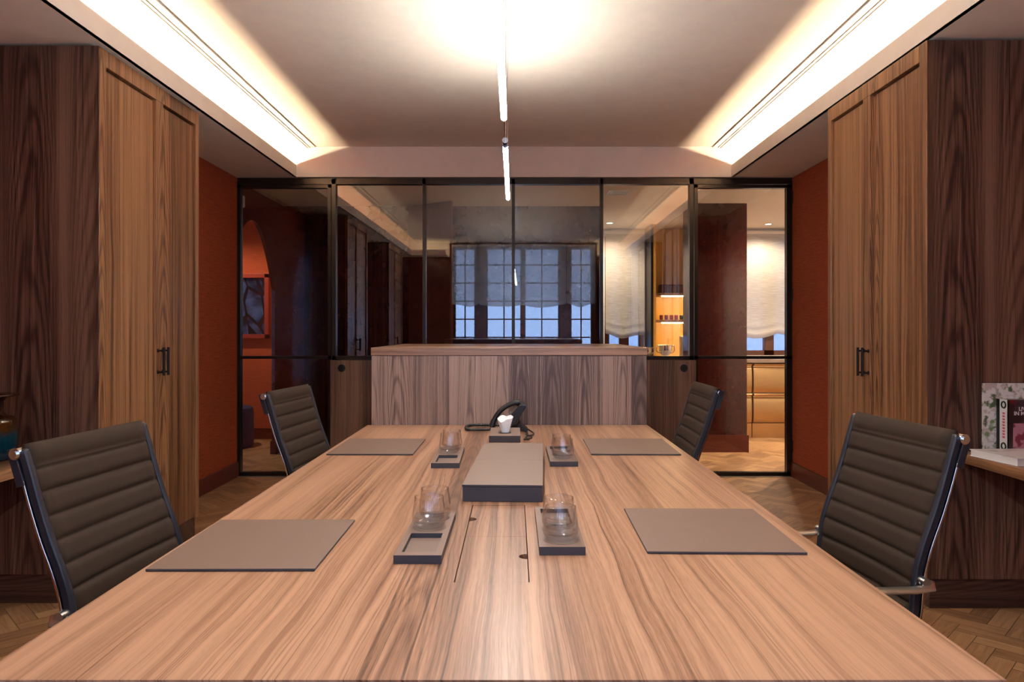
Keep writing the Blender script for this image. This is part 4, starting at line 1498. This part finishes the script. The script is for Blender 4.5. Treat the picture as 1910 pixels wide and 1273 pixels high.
od = ['leftmost', 'second', 'third', 'fourth', 'fifth', 'sixth', 'seventh']
cups(zsh[1], [1.765, 1.825, 1.885, 1.945], M['cupred'], 0.023, 0.058, 'red_cup', lambda k: 'dark red cup on the lower lit shelf, %s from the window' % od[k], 'red cups on the lower shelf')
cups(zsh[1], [2.005, 2.062], M['cupgrey'], 0.022, 0.055, 'grey_cup', lambda k: ('dark grey cup on the lower lit shelf, next to the red cups', 'dark grey cup on the lower lit shelf, farthest from the window')[k], 'grey cups on the lower shelf')
first = None
for k, x in enumerate((1.785, 1.885, 1.995, 2.11)):
    bm = bmesh.new()
    mbox(bm, -0.046, 0.046, -0.06, 0.06, 0, 0.092)
    o = obj('storage_canister', bm, M['cupdark'], bevel=0.012)
    o.location = (x, 8.6, zsh[0] + 0.0205)
    bm = boxes((-0.044, 0.044, -0.058, 0.058, 0.0925, 0.104))
    lid = obj('lid', bm, M['cupdark'], bevel=0.004)
    lid.parent = o
    tag(o, 'plum coloured canister on the upper lit shelf, %s from the window' % od[k], 'canister', 'canisters on the upper shelf')

# silver pieces and coffee maker on the worktop
def silver_bowl(x, y, r, h, label):
    b = thing('silver_bowl', label, 'bowl', (x, y, 0.8855))
    bm = bmesh.new()
    mlathe(bm, [(0, 0), (r * 0.55, 0), (r * 0.5, h * 0.08), (r * 0.28, h * 0.15), (r * 0.7, h * 0.32), (r, h * 0.62), (r * 0.95, h * 0.9), (r * 1.08, h), (r * 0.98, h * 0.97), (r * 0.88, h * 0.88), (r * 0.9, h * 0.6), (r * 0.5, h * 0.34), (0, h * 0.3)], (x, y, 0.8855), 48, (0.06, 9))
    obj('bowl_body', bm, M['silver'], b, smooth=SM)
    for s in (-1, 1):
        bm = bmesh.new()
        mtube(bm, smooth_path([(x + s * r * 0.9, y, 0.8855 + h * 0.85), (x + s * r * 1.35, y, 0.8855 + h * 0.95), (x + s * r * 1.4, y, 0.8855 + h * 0.55), (x + s * r * 0.85, y, 0.8855 + h * 0.4)], 6), 0.006, 8)
        obj('handle', bm, M['silver'], b, smooth=True)


silver_bowl(1.515, 8.2, 0.055, 0.13, 'fluted silver bowl on the kitchen worktop, partly behind the bar')
silver_bowl(1.735, 8.22, 0.072, 0.155, 'larger fluted silver bowl on the kitchen worktop, beside the coffee maker')
cm = thing('coffee_maker', 'chrome coffee maker on the kitchen worktop at the edge of the fixed pane', 'coffee maker', (1.985, 8.3, 0.8855))
obj('column', boxes((1.925, 1.975, 8.28, 8.36, 0.8855, 1.14)), M['alu'], cm, bevel=0.006)
bm = bmesh.new()
mlathe(bm, [(0, 0.14), (0.03, 0.14), (0.038, 0.16), (0.038, 0.25), (0.03, 0.27), (0.02, 0.285), (0.02, 0.30), (0, 0.302)], (2.005, 8.3, 0.8855), 28)
obj('brew_head', bm, M['silver'], cm, smooth=SM)
bm = bmesh.new()
mlathe(bm, [(0, 0), (0.036, 0), (0.036, 0.012), (0.024, 0.02), (0.020, 0.06), (0.028, 0.10), (0.026, 0.125), (0, 0.127)], (2.005, 8.3, 0.8855), 28)
obj('cup_stand', bm, M['silver'], cm, smooth=SM)
